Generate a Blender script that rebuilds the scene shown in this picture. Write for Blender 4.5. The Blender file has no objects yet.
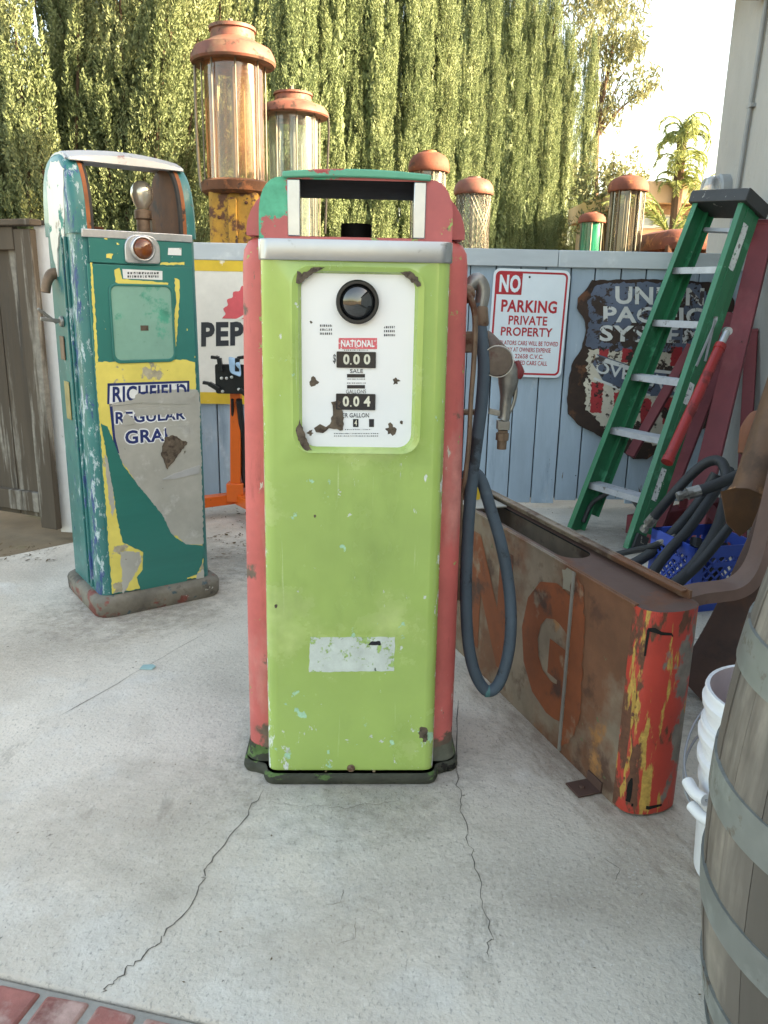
import bpy, bmesh, math, random
import numpy as np
from mathutils import Vector, Matrix
rad = math.radians
scene = bpy.context.scene
COL = scene.collection

# ------------------------------------------------------------------ camera
CAM_H, PITCH, ROLL, FPX = 1.18, rad(15.1), 0.0194, 805.0
_F = Vector((0, math.cos(PITCH), -math.sin(PITCH)))
_U0 = Vector((0, math.sin(PITCH), math.cos(PITCH)))
_R = Vector((1, 0, 0)) * math.cos(ROLL) + _U0 * math.sin(ROLL)
_U = _U0 * math.cos(ROLL) - Vector((1, 0, 0)) * math.sin(ROLL)
_C = Vector((0, 0, CAM_H))
cam_data = bpy.data.cameras.new('camera')
cam = bpy.data.objects.new('camera', cam_data)
COL.objects.link(cam)
cam.matrix_world = Matrix(((_R.x, _U.x, -_F.x, _C.x), (_R.y, _U.y, -_F.y, _C.y),
                           (_R.z, _U.z, -_F.z, _C.z), (0, 0, 0, 1)))
cam_data.sensor_fit = 'VERTICAL'
cam_data.sensor_height = 24.0
cam_data.lens = FPX / 1024 * 24.0
cam_data.clip_start = 0.05
cam_data.clip_end = 2000
scene.camera = cam

# ------------------------------------------------------------------ sky and sun
SUN_EL, SUN_AZ = rad(22), rad(104)      # azimuth clockwise from +Y: from the right, a little behind
w = bpy.data.worlds.new('World'); scene.world = w
w.use_nodes = True
nt = w.node_tree
sky = nt.nodes.new('ShaderNodeTexSky')
sky.sky_type = 'NISHITA'; sky.sun_disc = False
sky.sun_elevation = SUN_EL; sky.sun_rotation = SUN_AZ
sky.air_density = 1.0; sky.dust_density = 2.8; sky.ozone_density = 1.0
bg = nt.nodes['Background']; bg.inputs['Strength'].default_value = 0.15
nt.links.new(sky.outputs['Color'], bg.inputs['Color'])
sd = bpy.data.lights.new('sun', 'SUN'); sd.energy = 4.0; sd.angle = rad(0.5); sd.color = (1.0, 0.93, 0.81)
sun = bpy.data.objects.new('sun', sd); COL.objects.link(sun)
_sdir = Vector((math.sin(SUN_AZ) * math.cos(SUN_EL), math.cos(SUN_AZ) * math.cos(SUN_EL), math.sin(SUN_EL)))
sun.rotation_euler = _sdir.to_track_quat('Z', 'Y').to_euler()
vs = scene.view_settings
vs.view_transform = 'Standard'; vs.look = 'None'; vs.gamma = 1.0; vs.use_curve_mapping = False
vs.exposure = 2.62
vs.use_white_balance = True; vs.white_balance_temperature = 9300; vs.white_balance_tint = 9

# ------------------------------------------------------------------ measuring helpers
def ray(x, y): return _F + _R * ((x - 384) / FPX) - _U * ((y - 512) / FPX)
def P(x, y, Y):
    d = ray(x, y); return _C + d * (Y / d.y)
def G(x, y, z=0.0):
    d = ray(x, y); return _C + d * ((z - CAM_H) / d.z)
def FL(x, y, o, rz, Y=0.0):
    """where the sight line through a photo pixel meets the plane y=Y of a thing's own frame"""
    a = rad(rz); ex = Vector((math.cos(a), math.sin(a), 0)); ey = Vector((-math.sin(a), math.cos(a), 0))
    O = Vector((o[0], o[1], 0)); d = ray(x, y)
    t = (O + ey * Y - _C).dot(ey) / d.dot(ey); p = _C + d * t - O
    return (p.dot(ex), p.z)

# ------------------------------------------------------------------ objects
def tag(o, label=None, cat=None, group=None, kind=None):
    if label: o['label'] = label
    if cat: o['category'] = cat
    if group: o['group'] = group
    if kind: o['kind'] = kind
    return o
def thing(name, label, cat, loc=(0, 0, 0), rz=0, group=None):
    o = bpy.data.objects.new(name, None); COL.objects.link(o)
    o.empty_display_size = 0.1
    o.location = loc; o.rotation_euler = (0, 0, rad(rz))
    return tag(o, label, cat, group)

def rrect(x0, x1, z0, z1, r, n=6):
    """rounded rectangle, counter-clockwise from the bottom-left corner; r may be one radius or (bl, br, tr, tl)"""
    if not isinstance(r, (tuple, list)): r = (r,) * 4
    out = []
    for k, (cx, cz, sx, sz) in enumerate(((x0, z0, 1, 1), (x1, z0, -1, 1), (x1, z1, -1, -1), (x0, z1, 1, -1))):
        a0 = math.pi + k * math.pi / 2
        for i in range(n + 1):
            a = a0 + (math.pi / 2) * i / n
            out.append((cx + sx * r[k] + r[k] * math.cos(a), cz + sz * r[k] + r[k] * math.sin(a)))
    return out

def srect_top(x0, x1, z0, z1, rx, rz_, p=2.0, n=7):
    """outline with square feet and elliptical shoulders, same point order as rrect"""
    o = [(x0, z0)] * (n + 1) + [(x1, z0)] * (n + 1)
    o = [(x0, z0 + .0005 * (n - i)) for i in range(n + 1)] + [(x1, z0 + .0005 * i) for i in range(n + 1)]
    for k in range(n + 1):
        a = math.pi / 2 * k / n; o.append((x1 - rx + rx * max(0, math.cos(a)) ** (2 / p), z1 - rz_ + rz_ * max(0, math.sin(a)) ** (2 / p)))
    for k in range(n + 1):
        a = math.pi / 2 * (1 - k / n); o.append((x0 + rx - rx * max(0, math.cos(a)) ** (2 / p), z1 - rz_ + rz_ * max(0, math.sin(a)) ** (2 / p)))
    return o
class MB:
    def __init__(s): s.v = []; s.f = []; s.m = []
    def add(s, vs, fs, mi=0):
        b = len(s.v); s.v += [tuple(v) for v in vs]
        for f in fs: s.f.append(tuple(i + b for i in f)); s.m.append(mi)
    def box(s, c, d, mi=0, M=None):
        x, y, z = d[0] / 2, d[1] / 2, d[2] / 2; c = Vector(c)
        vs = [Vector((sx * x, sy * y, sz * z)) for sz in (-1, 1) for sy in (-1, 1) for sx in (-1, 1)]
        vs = [(M @ v if M else v) + c for v in vs]
        s.add(vs, [(0, 2, 3, 1), (4, 5, 7, 6), (0, 1, 5, 4), (2, 6, 7, 3), (0, 4, 6, 2), (1, 3, 7, 5)], mi)
    def beam(s, p0, p1, w, h, up=(0, 0, 1), mi=0, w1=None, h1=None):
        """bar from p0 to p1; w across (side), h along 'up'"""
        p0 = Vector(p0); p1 = Vector(p1); a = (p1 - p0).normalized(); up = Vector(up)
        sd_ = a.cross(up).normalized(); u_ = sd_.cross(a).normalized()
        w1 = w if w1 is None else w1; h1 = h if h1 is None else h1
        vs = []
        for p, ww, hh in ((p0, w, h), (p1, w1, h1)):
            for sx, sy in ((-1, -1), (1, -1), (1, 1), (-1, 1)):
                vs.append(p + sd_ * (sx * ww / 2) + u_ * (sy * hh / 2))
        s.add(vs, [(0, 1, 2, 3), (7, 6, 5, 4), (0, 4, 5, 1), (1, 5, 6, 2), (2, 6, 7, 3), (3, 7, 4, 0)], mi)
    @staticmethod
    def _ax(axis, a, b, t):
        return (a, t, b) if axis == 'y' else ((a, b, t) if axis == 'z' else (t, a, b))
    def prism(s, out, t0, t1, axis='y', mi=0, k1=1.0, c=(0, 0), mi_side=None, cap0=True, cap1=True):
        n = len(out)
        vs = [s._ax(axis, a, b, t0) for a, b in out] + [s._ax(axis, c[0] + (a - c[0]) * k1, c[1] + (b - c[1]) * k1, t1) for a, b in out]
        if cap0: s.add(vs[:n], [tuple(range(n))], mi)
        if cap1: s.add(vs[n:], [tuple(range(n))[::-1]], mi)
        s.add(vs, [(i, i + n, (i + 1) % n + n, (i + 1) % n) for i in range(n)], mi if mi_side is None else mi_side)
    def frame(s, out, inn, t0, t1, axis='y', mi=0, mi_in=None):
        n = len(out); mi_in = mi if mi_in is None else mi_in
        A = [s._ax(axis, a, b, t0) for a, b in out]; B = [s._ax(axis, a, b, t0) for a, b in inn]
        C = [s._ax(axis, a, b, t1) for a, b in out]; D = [s._ax(axis, a, b, t1) for a, b in inn]
        q = lambda o1, o2: [(o1 + i, o1 + (i + 1) % n, o2 + (i + 1) % n, o2 + i) for i in range(n)]
        s.add(A + B, q(0, n), mi); s.add(C + D, q(n, 0), mi)
        s.add(A + C, q(n, 0), mi); s.add(B + D, q(0, n), mi_in)
    def rings(s, rs, mi=0, cap0=False, cap1=False, closed=True):
        n = len(rs[0]); vs = [p for r_ in rs for p in r_]
        fs = []
        for k in range(len(rs) - 1):
            for i in range(n if closed else n - 1):
                j = (i + 1) % n
                fs.append((k * n + i, k * n + j, (k + 1) * n + j, (k + 1) * n + i))
        if cap0: fs.append(tuple(range(n))[::-1])
        if cap1: fs.append(tuple((len(rs) - 1) * n + i for i in range(n)))
        s.add(vs, fs, mi)
    def lathe(s, prof, n=32, o=(0, 0, 0), axis='z', mi=0, M=None, cap0=True, cap1=True):
        rs = []
        for r_, h in prof:
            ring = []
            for i in range(n):
                a = 2 * math.pi * i / n; x, y = r_ * math.cos(a), r_ * math.sin(a)
                p = Vector((x, y, h)) if axis == 'z' else (Vector((x, -h, y)) if axis == 'y' else Vector((h, x, y)))
                if M: p = M @ p
                ring.append(p + Vector(o))
            rs.append(ring)
        s.rings(rs, mi, cap0, cap1)
    def tube(s, path, r, n=10, mi=0, smooth=0, caps=True, squash=1.0):
        path = [Vector(p) for p in path]
        if smooth:
            path, r = spline(path, r, smooth)
        k = len(path); rs = r if isinstance(r, (list, tuple)) else [r] * k
        t = (path[1] - path[0]).normalized()
        up = Vector((0, 0, 1)) if abs(t.z) < 0.9 else Vector((0, 1, 0))
        nrm = (up - t * up.dot(t)).normalized(); rings = []
        for i, p in enumerate(path):
            t = (path[min(i + 1, k - 1)] - path[max(i - 1, 0)]).normalized()
            nrm = (nrm - t * nrm.dot(t)).normalized(); b = t.cross(nrm)
            rings.append([p + (nrm * math.cos(2 * math.pi * j / n) + b * math.sin(2 * math.pi * j / n) * squash) * rs[i] for j in range(n)])
        s.rings(rings, mi, caps, caps)
    def patch(s, pts3, n3, th, mi=0):
        """a thin layer of paint or chip: outline points in 3-D pushed out along n3"""
        n = len(pts3); N = Vector(n3) * th
        vs = [Vector(p) for p in pts3] + [Vector(p) + N for p in pts3]
        s.add(vs, [tuple(range(n, 2 * n))] + [(i, (i + 1) % n, (i + 1) % n + n, i + n) for i in range(n)], mi)
    def build(s, name, mats, parent=None, bevel=0, seg=2, ang=35, smooth=True):
        me = bpy.data.meshes.new(name)
        me.from_pydata(s.v, [], s.f)
        if not isinstance(mats, (list, tuple)): mats = [mats]
        for m in mats: me.materials.append(m)
        me.polygons.foreach_set('material_index', s.m)
        bm = bmesh.new(); bm.from_mesh(me)
        bmesh.ops.remove_doubles(bm, verts=bm.verts, dist=0.00004)
        bmesh.ops.recalc_face_normals(bm, faces=bm.faces)
        bm.to_mesh(me); bm.free()
        if smooth:
            me.polygons.foreach_set('use_smooth', [True] * len(me.polygons))
            me.set_sharp_from_angle(angle=rad(ang))
        o = bpy.data.objects.new(name, me); COL.objects.link(o)
        if parent: o.parent = parent
        if bevel:
            b = o.modifiers.new('bevel', 'BEVEL'); b.width = bevel; b.segments = seg; b.limit_method = 'ANGLE'; b.angle_limit = rad(40)
            b.harden_normals = False
        return o

def spline(path, r, sub):
    """Catmull-Rom through the points"""
    rs = r if isinstance(r, (list, tuple)) else [r] * len(path)
    out = []; ro = []
    n = len(path)
    for i in range(n - 1):
        p0 = path[max(i - 1, 0)]; p1 = path[i]; p2 = path[i + 1]; p3 = path[min(i + 2, n - 1)]
        for k in range(sub):
            t = k / sub
            out.append(0.5 * ((2 * p1) + (p2 - p0) * t + (2 * p0 - 5 * p1 + 4 * p2 - p3) * t * t + (3 * p1 - p0 - 3 * p2 + p3) * t ** 3))
            ro.append(rs[i] + (rs[i + 1] - rs[i]) * t)
    out.append(path[-1]); ro.append(rs[-1])
    return out, ro

# ------------------------------------------------------------------ writing
_tc = {}
def text_geo(body, bold=0.0):
    key = (body, bold)
    if key in _tc: return _tc[key]
    cu = bpy.data.curves.new('t', 'FONT'); cu.body = body; cu.offset = bold; cu.resolution_u = 3; cu.space_character = 1.0 + bold * 2.2
    ob = bpy.data.objects.new('t', cu); COL.objects.link(ob)
    dg = bpy.context.evaluated_depsgraph_get(); dg.update()
    me = bpy.data.meshes.new_from_object(ob.evaluated_get(dg))
    vs = [(v.co.x, v.co.y) for v in me.vertices]; fs = [tuple(p.vertices) for p in me.polygons]
    bpy.data.objects.remove(ob); bpy.data.curves.remove(cu); bpy.data.meshes.remove(me)
    x0 = min(a for a, b in vs); x1 = max(a for a, b in vs); y0 = min(b for a, b in vs); y1 = max(b for a, b in vs)
    vs = [((a - x0) / (x1 - x0), (b - y0) / (y1 - y0)) for a, b in vs]
    _tc[key] = (vs, fs); return vs, fs
def text(mb, body, corners, y, mi=0, bold=0.02, skew=0):
    """lettering stretched into the four (x, z) corners bl, br, tr, tl on the plane y"""
    vs, fs = text_geo(body, bold)
    bl, br, tr, tl = [Vector(c) for c in corners]
    out = []
    for u, v in vs:
        p = (bl * (1 - u) + br * u) * (1 - v) + (tl * (1 - u) + tr * u) * v
        out.append((p.x, y, p.y))
    mb.add(out, fs, mi)
def tbox(x0, x1, z0, z1): return ((x0, z0), (x1, z0), (x1, z1), (x0, z1))

def blob(cx, cz, rx, rz_, seed, n=16, jag=0.35):
    rnd = random.Random(seed); out = []
    for i in range(n):
        a = 2 * math.pi * i / n; k = 1 - jag / 2 + jag * rnd.random()
        if rnd.random() < 0.25: k *= 0.7
        out.append((cx + rx * k * math.cos(a), cz + rz_ * k * math.sin(a)))
    return out
def jag(poly, amp, seed, step=0.008):
    """roughen the edges of an outline so that it reads as torn paint"""
    rnd = random.Random(seed); out = []
    n = len(poly)
    for i in range(n):
        a = Vector(poly[i]); b = Vector(poly[(i + 1) % n]); L = (b - a).length; k = max(1, int(L / step))
        nr = Vector((-(b - a).y, (b - a).x)) / (L + 1e-9)
        for j in range(k):
            p = a.lerp(b, j / k)
            if j: p = p + nr * rnd.uniform(-amp, amp)
            out.append((p.x, p.y))
    return out
def flat(mb, poly, y, mi, th=0.0006):
    """paint layer on a front plane y, standing th proud (towards -y)"""
    n = len(poly)
    vs = [(a, y - th, b) for a, b in poly] + [(a, y + 0.0004, b) for a, b in poly]
    mb.add(vs, [tuple(range(n))] + [(i, (i + 1) % n, (i + 1) % n + n, i + n) for i in range(n)], mi)

# ------------------------------------------------------------------ materials
def S(r, g, b):
    f = lambda c: (c / 255 / 12.92) if c / 255 <= 0.04045 else ((c / 255 + 0.055) / 1.055) ** 2.4
    return (f(r), f(g), f(b))
def mat(name, col, rough=0.5, metal=0.0, var=0.12, vs_=5.0, layers=(), bump=0.0, bscale=80.0, spec=0.5, coat=0.0, st=(1, 1, 1), hue=None, trans=0.0, isl=0.0):
    """a surface of one colour with gentle variation, plus layers of wear:
    each layer dict(c, s scale, t threshold, w softness, r rough, m metal, d detail, st stretch, g [(axis, a, b, amount)], h chip height)"""
    m = bpy.data.materials.new(name); m.use_nodes = True
    nt = m.node_tree; N = nt.nodes; L = nt.links; bs = N['Principled BSDF']
    tc = N.new('ShaderNodeTexCoord')
    sep = N.new('ShaderNodeSeparateXYZ'); L.new(tc.outputs['Object'], sep.inputs[0])
    def noise(scale, detail=6, st=(1, 1, 1), off=0.0, rgh=0.6):
        mp = N.new('ShaderNodeMapping'); mp.inputs['Scale'].default_value = st; mp.inputs['Location'].default_value = (off, off * 1.7, off * 0.6)
        L.new(tc.outputs['Object'], mp.inputs[0])
        n_ = N.new('ShaderNodeTexNoise'); n_.inputs['Scale'].default_value = scale; n_.inputs['Detail'].default_value = detail
        n_.inputs['Roughness'].default_value = rgh
        L.new(mp.outputs[0], n_.inputs['Vector']); return n_.outputs['Fac']
    def mth(op, a, b=None, clamp=False):
        q = N.new('ShaderNodeMath'); q.operation = op; q.use_clamp = clamp
        for i, x in enumerate((a, b)):
            if x is None: continue
            if isinstance(x, (int, float)): q.inputs[i].default_value = x
            else: L.new(x, q.inputs[i])
        return q.outputs[0]
    def mix(f, a, b, kind='RGBA'):
        q = N.new('ShaderNodeMix'); q.data_type = kind
        ia, ib, out = (6, 7, 2) if kind == 'RGBA' else (2, 3, 0)
        L.new(f, q.inputs[0])
        for i, x in ((ia, a), (ib, b)):
            if isinstance(x, (int, float)): q.inputs[i].default_value = x
            elif isinstance(x, tuple): q.inputs[i].default_value = (*x[:3], 1)
            else: L.new(x, q.inputs[i])
        return q.outputs[out]
    c = tuple(col)
    lo = tuple(max(0, x * (1 - var * 1.6)) for x in c); hi = tuple(min(0.95, x * (1 + var * 1.6)) for x in c)
    if hue: hi = tuple(hue)
    n1 = noise(vs_, 5, st)
    f1 = mth('MULTIPLY', mth('SUBTRACT', n1, 0.3), 2.5, True)
    cs = mix(f1, lo, hi)
    n2 = noise(vs_ * 7, 4, st, 3.3)
    f2 = mth('MULTIPLY', mth('SUBTRACT', n2, 0.5), var * 2.2)
    hs = N.new('ShaderNodeHueSaturation'); L.new(cs, hs.inputs['Color'])
    if isl:      # every board, brick or stave its own tone
        ge = N.new('ShaderNodeNewGeometry'); f2 = mth('ADD', f2, mth('MULTIPLY', mth('SUBTRACT', ge.outputs['Random Per Island'], 0.5), isl * 2))
    L.new(mth('ADD', f2, 1.0), hs.inputs['Value']); cs = hs.outputs['Color']
    rs = mth('ADD', mth('MULTIPLY', n2, 0.16), rough - 0.08)
    ms = None; hsum = None
    for k, ly in enumerate(layers):
        f = noise(ly.get('s', 12), ly.get('d', 8), ly.get('st', (1, 1, 1)), 7.1 + 5.3 * k + ly.get('off', 0), ly.get('rg', 0.62))
        for ax, a, b, amt in ly.get('g', ()):
            mr = N.new('ShaderNodeMapRange'); L.new(sep.outputs['xyz'.index(ax)], mr.inputs[0])
            mr.inputs[1].default_value = a; mr.inputs[2].default_value = b; mr.inputs[3].default_value = 0; mr.inputs[4].default_value = amt
            f = mth('ADD', f, mr.outputs[0])
        wd = ly.get('w', 0.02)
        f = mth('DIVIDE', mth('SUBTRACT', f, ly['t']), wd, True)
        if 'a' in ly: f = mth('MULTIPLY', f, ly['a'])
        c2 = tuple(ly['c'])
        v2 = noise(ly.get('s', 12) * 3, 4, (1, 1, 1), 1.9 + k)
        c2s = mix(mth('MULTIPLY', mth('SUBTRACT', v2, 0.3), 2.5, True), tuple(x * 0.72 for x in c2), tuple(min(.95, x * 1.28) for x in c2))
        cs = mix(f, cs, c2s)
        rs = mix(f, rs, float(ly.get('r', 0.75)), 'FLOAT')
        if ly.get('m') or metal or ms is not None:
            ms = mix(f, ms if ms is not None else float(metal), float(ly.get('m', 0.0)), 'FLOAT')
        if ly.get('h', -1):
            t_ = mth('MULTIPLY', f, float(ly.get('h', -1)))
            hsum = t_ if hsum is None else mth('ADD', hsum, t_)
    L.new(cs, bs.inputs['Base Color']); L.new(rs, bs.inputs['Roughness'])
    if ms is not None: L.new(ms, bs.inputs['Metallic'])
    else: bs.inputs['Metallic'].default_value = metal
    bs.inputs['Specular IOR Level'].default_value = spec
    bs.inputs['Coat Weight'].default_value = coat
    if trans: bs.inputs['Transmission Weight'].default_value = trans
    last = None
    if bump:
        b = N.new('ShaderNodeBump'); b.inputs['Strength'].default_value = min(1, bump); b.inputs['Distance'].default_value = 0.004 * max(1, bump)
        L.new(noise(bscale, 6, st, 2.2), b.inputs['Height']); last = b
    if hsum is not None:
        b = N.new('ShaderNodeBump'); b.inputs['Strength'].default_value = 0.5; b.inputs['Distance'].default_value = 0.0008
        L.new(hsum, b.inputs['Height'])
        if last: L.new(last.outputs[0], b.inputs['Normal'])
        last = b
    if last: L.new(last.outputs[0], bs.inputs['Normal'])
    return m
def glass(name, tint=(0.9, 0.95, 0.93), dirt=(0.4, 0.35, 0.28), t=0.55, amount=0.6, s=6, st=(3, 3, 0.6)):
    """thin dirty glass: see-through, shiny, with a film of grime"""
    m = bpy.data.materials.new(name); m.use_nodes = True
    nt = m.node_tree; N = nt.nodes; L = nt.links; N.remove(N['Principled BSDF']); out = N['Material Output']
    tr = N.new('ShaderNodeBsdfTransparent'); tr.inputs[0].default_value = (*tint, 1)
    gl = N.new('ShaderNodeBsdfGlossy'); gl.inputs['Roughness'].default_value = 0.08; gl.inputs[0].default_value = (1, 1, 1, 1)
    df = N.new('ShaderNodeBsdfPrincipled'); df.inputs['Base Color'].default_value = (*dirt, 1); df.inputs['Roughness'].default_value = 0.35
    fr = N.new('ShaderNodeFresnel'); fr.inputs[0].default_value = 1.75
    m1 = N.new('ShaderNodeMixShader'); L.new(fr.outputs[0], m1.inputs[0]); L.new(tr.outputs[0], m1.inputs[1]); L.new(gl.outputs[0], m1.inputs[2])
    tc = N.new('ShaderNodeTexCoord'); mp = N.new('ShaderNodeMapping'); mp.inputs['Scale'].default_value = st
    L.new(tc.outputs['Object'], mp.inputs[0])
    n_ = N.new('ShaderNodeTexNoise'); n_.inputs['Scale'].default_value = s; n_.inputs['Detail'].default_value = 7; L.new(mp.outputs[0], n_.inputs['Vector'])
    mr = N.new('ShaderNodeMapRange'); L.new(n_.outputs['Fac'], mr.inputs[0])
    mr.inputs[1].default_value = t - 0.2; mr.inputs[2].default_value = t + 0.12; mr.inputs[3].default_value = 0.05; mr.inputs[4].default_value = amount
    m2 = N.new('ShaderNodeMixShader'); L.new(mr.outputs[0], m2.inputs[0]); L.new(m1.outputs[0], m2.inputs[1]); L.new(df.outputs[0], m2.inputs[2])
    L.new(m2.outputs[0], out.inputs['Surface'])
    return m
def leafmat(name, c0, c1, c2, tl=0.3, s=1.6):
    m = bpy.data.materials.new(name); m.use_nodes = True
    nt = m.node_tree; N = nt.nodes; L = nt.links; bs = N['Principled BSDF']; out = N['Material Output']
    tc = N.new('ShaderNodeTexCoord'); n_ = N.new('ShaderNodeTexNoise'); n_.inputs['Scale'].default_value = s; n_.inputs['Detail'].default_value = 3
    L.new(tc.outputs['Object'], n_.inputs['Vector'])
    n3 = N.new('ShaderNodeTexNoise'); n3.inputs['Scale'].default_value = s * 22; n3.inputs['Detail'].default_value = 1
    L.new(tc.outputs['Object'], n3.inputs['Vector'])
    ad = N.new('ShaderNodeMath'); ad.operation = 'ADD'; L.new(n_.outputs['Fac'], ad.inputs[0]); L.new(n3.outputs['Fac'], ad.inputs[1])
    oi = N.new('ShaderNodeObjectInfo'); ad2 = N.new('ShaderNodeMath'); ad2.operation = 'MULTIPLY_ADD'
    L.new(oi.outputs['Random'], ad2.inputs[0]); ad2.inputs[1].default_value = 0.16; L.new(ad.outputs[0], ad2.inputs[2])
    r_ = N.new('ShaderNodeValToRGB'); e = r_.color_ramp.elements
    mr = N.new('ShaderNodeMapRange'); mr.inputs[1].default_value = 0.75; mr.inputs[2].default_value = 1.4; L.new(ad2.outputs[0], mr.inputs[0])
    e[0].color = (*c0, 1); e[0].position = 0.05; e[1].color = (*c2, 1); e[1].position = 0.95
    k = e.new(0.5); k.color = (*c1, 1)
    L.new(mr.outputs[0], r_.inputs[0]); L.new(r_.outputs[0], bs.inputs['Base Color'])
    bs.inputs['Roughness'].default_value = 0.6; bs.inputs['Specular IOR Level'].default_value = 0.3
    t_ = N.new('ShaderNodeBsdfTranslucent'); L.new(r_.outputs[0], t_.inputs[0])
    mx = N.new('ShaderNodeMixShader'); mx.inputs[0].default_value = tl
    L.new(bs.outputs[0], mx.inputs[1]); L.new(t_.outputs[0], mx.inputs[2]); L.new(mx.outputs[0], out.inputs['Surface'])
    return m

RUST = S(92, 58, 40); RUSTL = S(130, 78, 48); RUSTD = S(58, 40, 32); BARE = S(140, 138, 130)

# ================================================================== THE SETTING
m_dirt = mat('dirt', S(120, 104, 84), .95, var=.25, vs_=1.2, bump=.6, bscale=30, layers=[dict(c=S(96, 92, 60), s=3, t=.55, w=.1, h=0)])
m_conc = mat('concrete', S(200, 192, 180), .9, var=.10, vs_=1.3, bump=1.0, bscale=70, st=(1, 1, 1), layers=[
    dict(c=S(158, 144, 128), s=1.1, t=.5, w=.16, r=.9, h=0, a=.5),
    dict(c=S(200, 198, 192), s=2.6, t=.55, w=.1, r=.9, h=0, a=.5, off=20),
    dict(c=S(136, 132, 126), s=150, t=.56, w=.08, r=.9, h=-.5, a=.55, st=(1, .5, 1)),
    dict(c=S(150, 140, 128), s=.55, t=.5, w=.14, r=.9, h=0, a=.5, off=55),
    dict(c=S(206, 203, 197), s=120, t=.60, w=.06, r=.9, h=.3, a=.5, off=33),
    dict(c=S(146, 136, 122), s=1.6, d=10, t=.55, w=.14, r=.9, h=0, a=.45, off=41), dict(c=S(120, 114, 104), s=5, d=12, t=.60, w=.06, r=.9, h=0, a=.4, off=77, st=(1, .3, 1), rg=.75),
    dict(c=S(90, 86, 80), s=34, t=.69, w=.02, r=.9, h=-.6, a=.75, off=9)])
m_crack = mat('crack_dirt', S(84, 80, 74), .95, var=.3, vs_=30)
g = MB(); g.add([(-900, -900, -.04), (900, -900, -.04), (900, 900, -.04), (-900, 900, -.04)], [(0, 1, 2, 3)])
tag(g.build('ground', m_dirt), kind='structure')
_l0 = Vector((-.666, 1.164)); _le = Vector((.976, -.217)); _ln = Vector((-.217, -.976))
def bl(t, d): p = _l0 + _le * t + _ln * d; return (p.x, p.y)
slab = MB()
slab.prism([bl(-5.5, 0), bl(2.95, 0), (2.2, 5.3), (1.2, 5.3), (.6, 5.0), (-1.28, 4.95), (-1.34, 4.2), (-1.50, 3.70), (-1.72, 3.47), (-3.2, 3.05), (-6.2, 3.2)], -.1, 0, 'z')
tag(slab.build('concrete_pavement', m_conc, bevel=.006), kind='structure')
s2 = MB(); s2.prism([bl(-5.5, .23), bl(-5.5, 6), bl(2.7, 6), bl(2.9, .23)], -.1, -.001, 'z')
tag(s2.build('patio', m_conc), kind='structure')
m_mortar = mat('mortar', S(150, 148, 142), .95, var=.12, vs_=12, bump=.6, bscale=70)
m_brick = mat('brick', S(146, 92, 86), .9, isl=.22, var=.2, vs_=7, bump=.6, bscale=60, layers=[
    dict(c=S(178, 150, 142), s=11, d=10, t=.49, w=.12, h=0, a=.75), dict(c=S(110, 62, 58), s=5, t=.58, w=.1, h=0, a=.7)])
bb = MB()
bb.prism([bl(-5.5, .001), bl(2.9, .001), bl(2.9, .229), bl(-5.5, .229)], -.1, -.005, 'z', 0)
rnd = random.Random(4)
for k in range(-54, 32):
    t0 = .012 + k * .0935; j = [rnd.uniform(-.004, .004) for _ in range(4)]
    q = [bl(t0 + j[0], .014 + j[1] * .6), bl(t0 + .078 + j[2], .014 + j[3] * .6), bl(t0 + .078, .214), bl(t0, .214)]
    q = [q[0], q[3], q[2], q[1]]
    bb.prism(q, -.03, .0005 + j[0] * .3, 'z', 1)
tag(bb.build('brick_border', [m_mortar, m_brick], bevel=.007, seg=3), kind='structure')

def crack(pix, wid, seed, sub=7, amp=.006):
    rnd = random.Random(seed); pts = []
    w_ = [G(*p) for p in pix]
    for a, b in zip(w_[:-1], w_[1:]):
        for k in range(sub): pts.append(a.lerp(b, k / sub) + Vector((rnd.uniform(-amp, amp), rnd.uniform(-amp, amp), 0)))
    pts.append(w_[-1]); L_ = []; R_ = []
    for i, p in enumerate(pts):
        t = (pts[min(i + 1, len(pts) - 1)] - pts[max(i - 1, 0)]).normalized(); n = Vector((-t.y, t.x, 0))
        k = wid * rnd.uniform(.35, 1.1) * (1 if 0 < i < len(pts) - 1 else .2)
        L_.append(p + n * k + Vector((0, 0, .0012))); R_.append(p - n * k + Vector((0, 0, .0012)))
    m = MB(); n = len(pts)
    m.add(L_ + R_, [(i, i + n, i + n + 1, i + 1) for i in range(n - 1)])
    tag(m.build('pavement_crack', m_crack), kind='structure')
crack([(265, 790), (238, 826), (205, 868), (203, 880), (190, 905), (165, 935), (145, 955), (118, 978), (101, 993)], .0016, 3)
crack([(456, 772), (461, 805), (470, 845), (481, 890), (491, 935), (489, 958)], .0011, 5)
crack([(458, 700), (457, 740), (456, 775)], .0016, 6, 4, .002)
crack([(268, 802), (300, 806), (345, 808), (400, 801)], .0006, 9)
crack([(210, 630), (150, 665), (60, 716)], .0012, 11, 5, .004)
rnd = random.Random(77)
for k in range(3):     # scratches and scuffs
    x, y = rnd.uniform(300, 680), rnd.uniform(790, 1000); a = rnd.uniform(0, 3.14); L_ = rnd.uniform(6, 26)
    crack([(x, y), (x + L_ * math.cos(a), y + L_ * .7 * math.sin(a)), (x + L_ * 1.6 * math.cos(a + .5), y + L_ * 1.1 * math.sin(a + .5))], .0006, k, 4, .0015)
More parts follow.
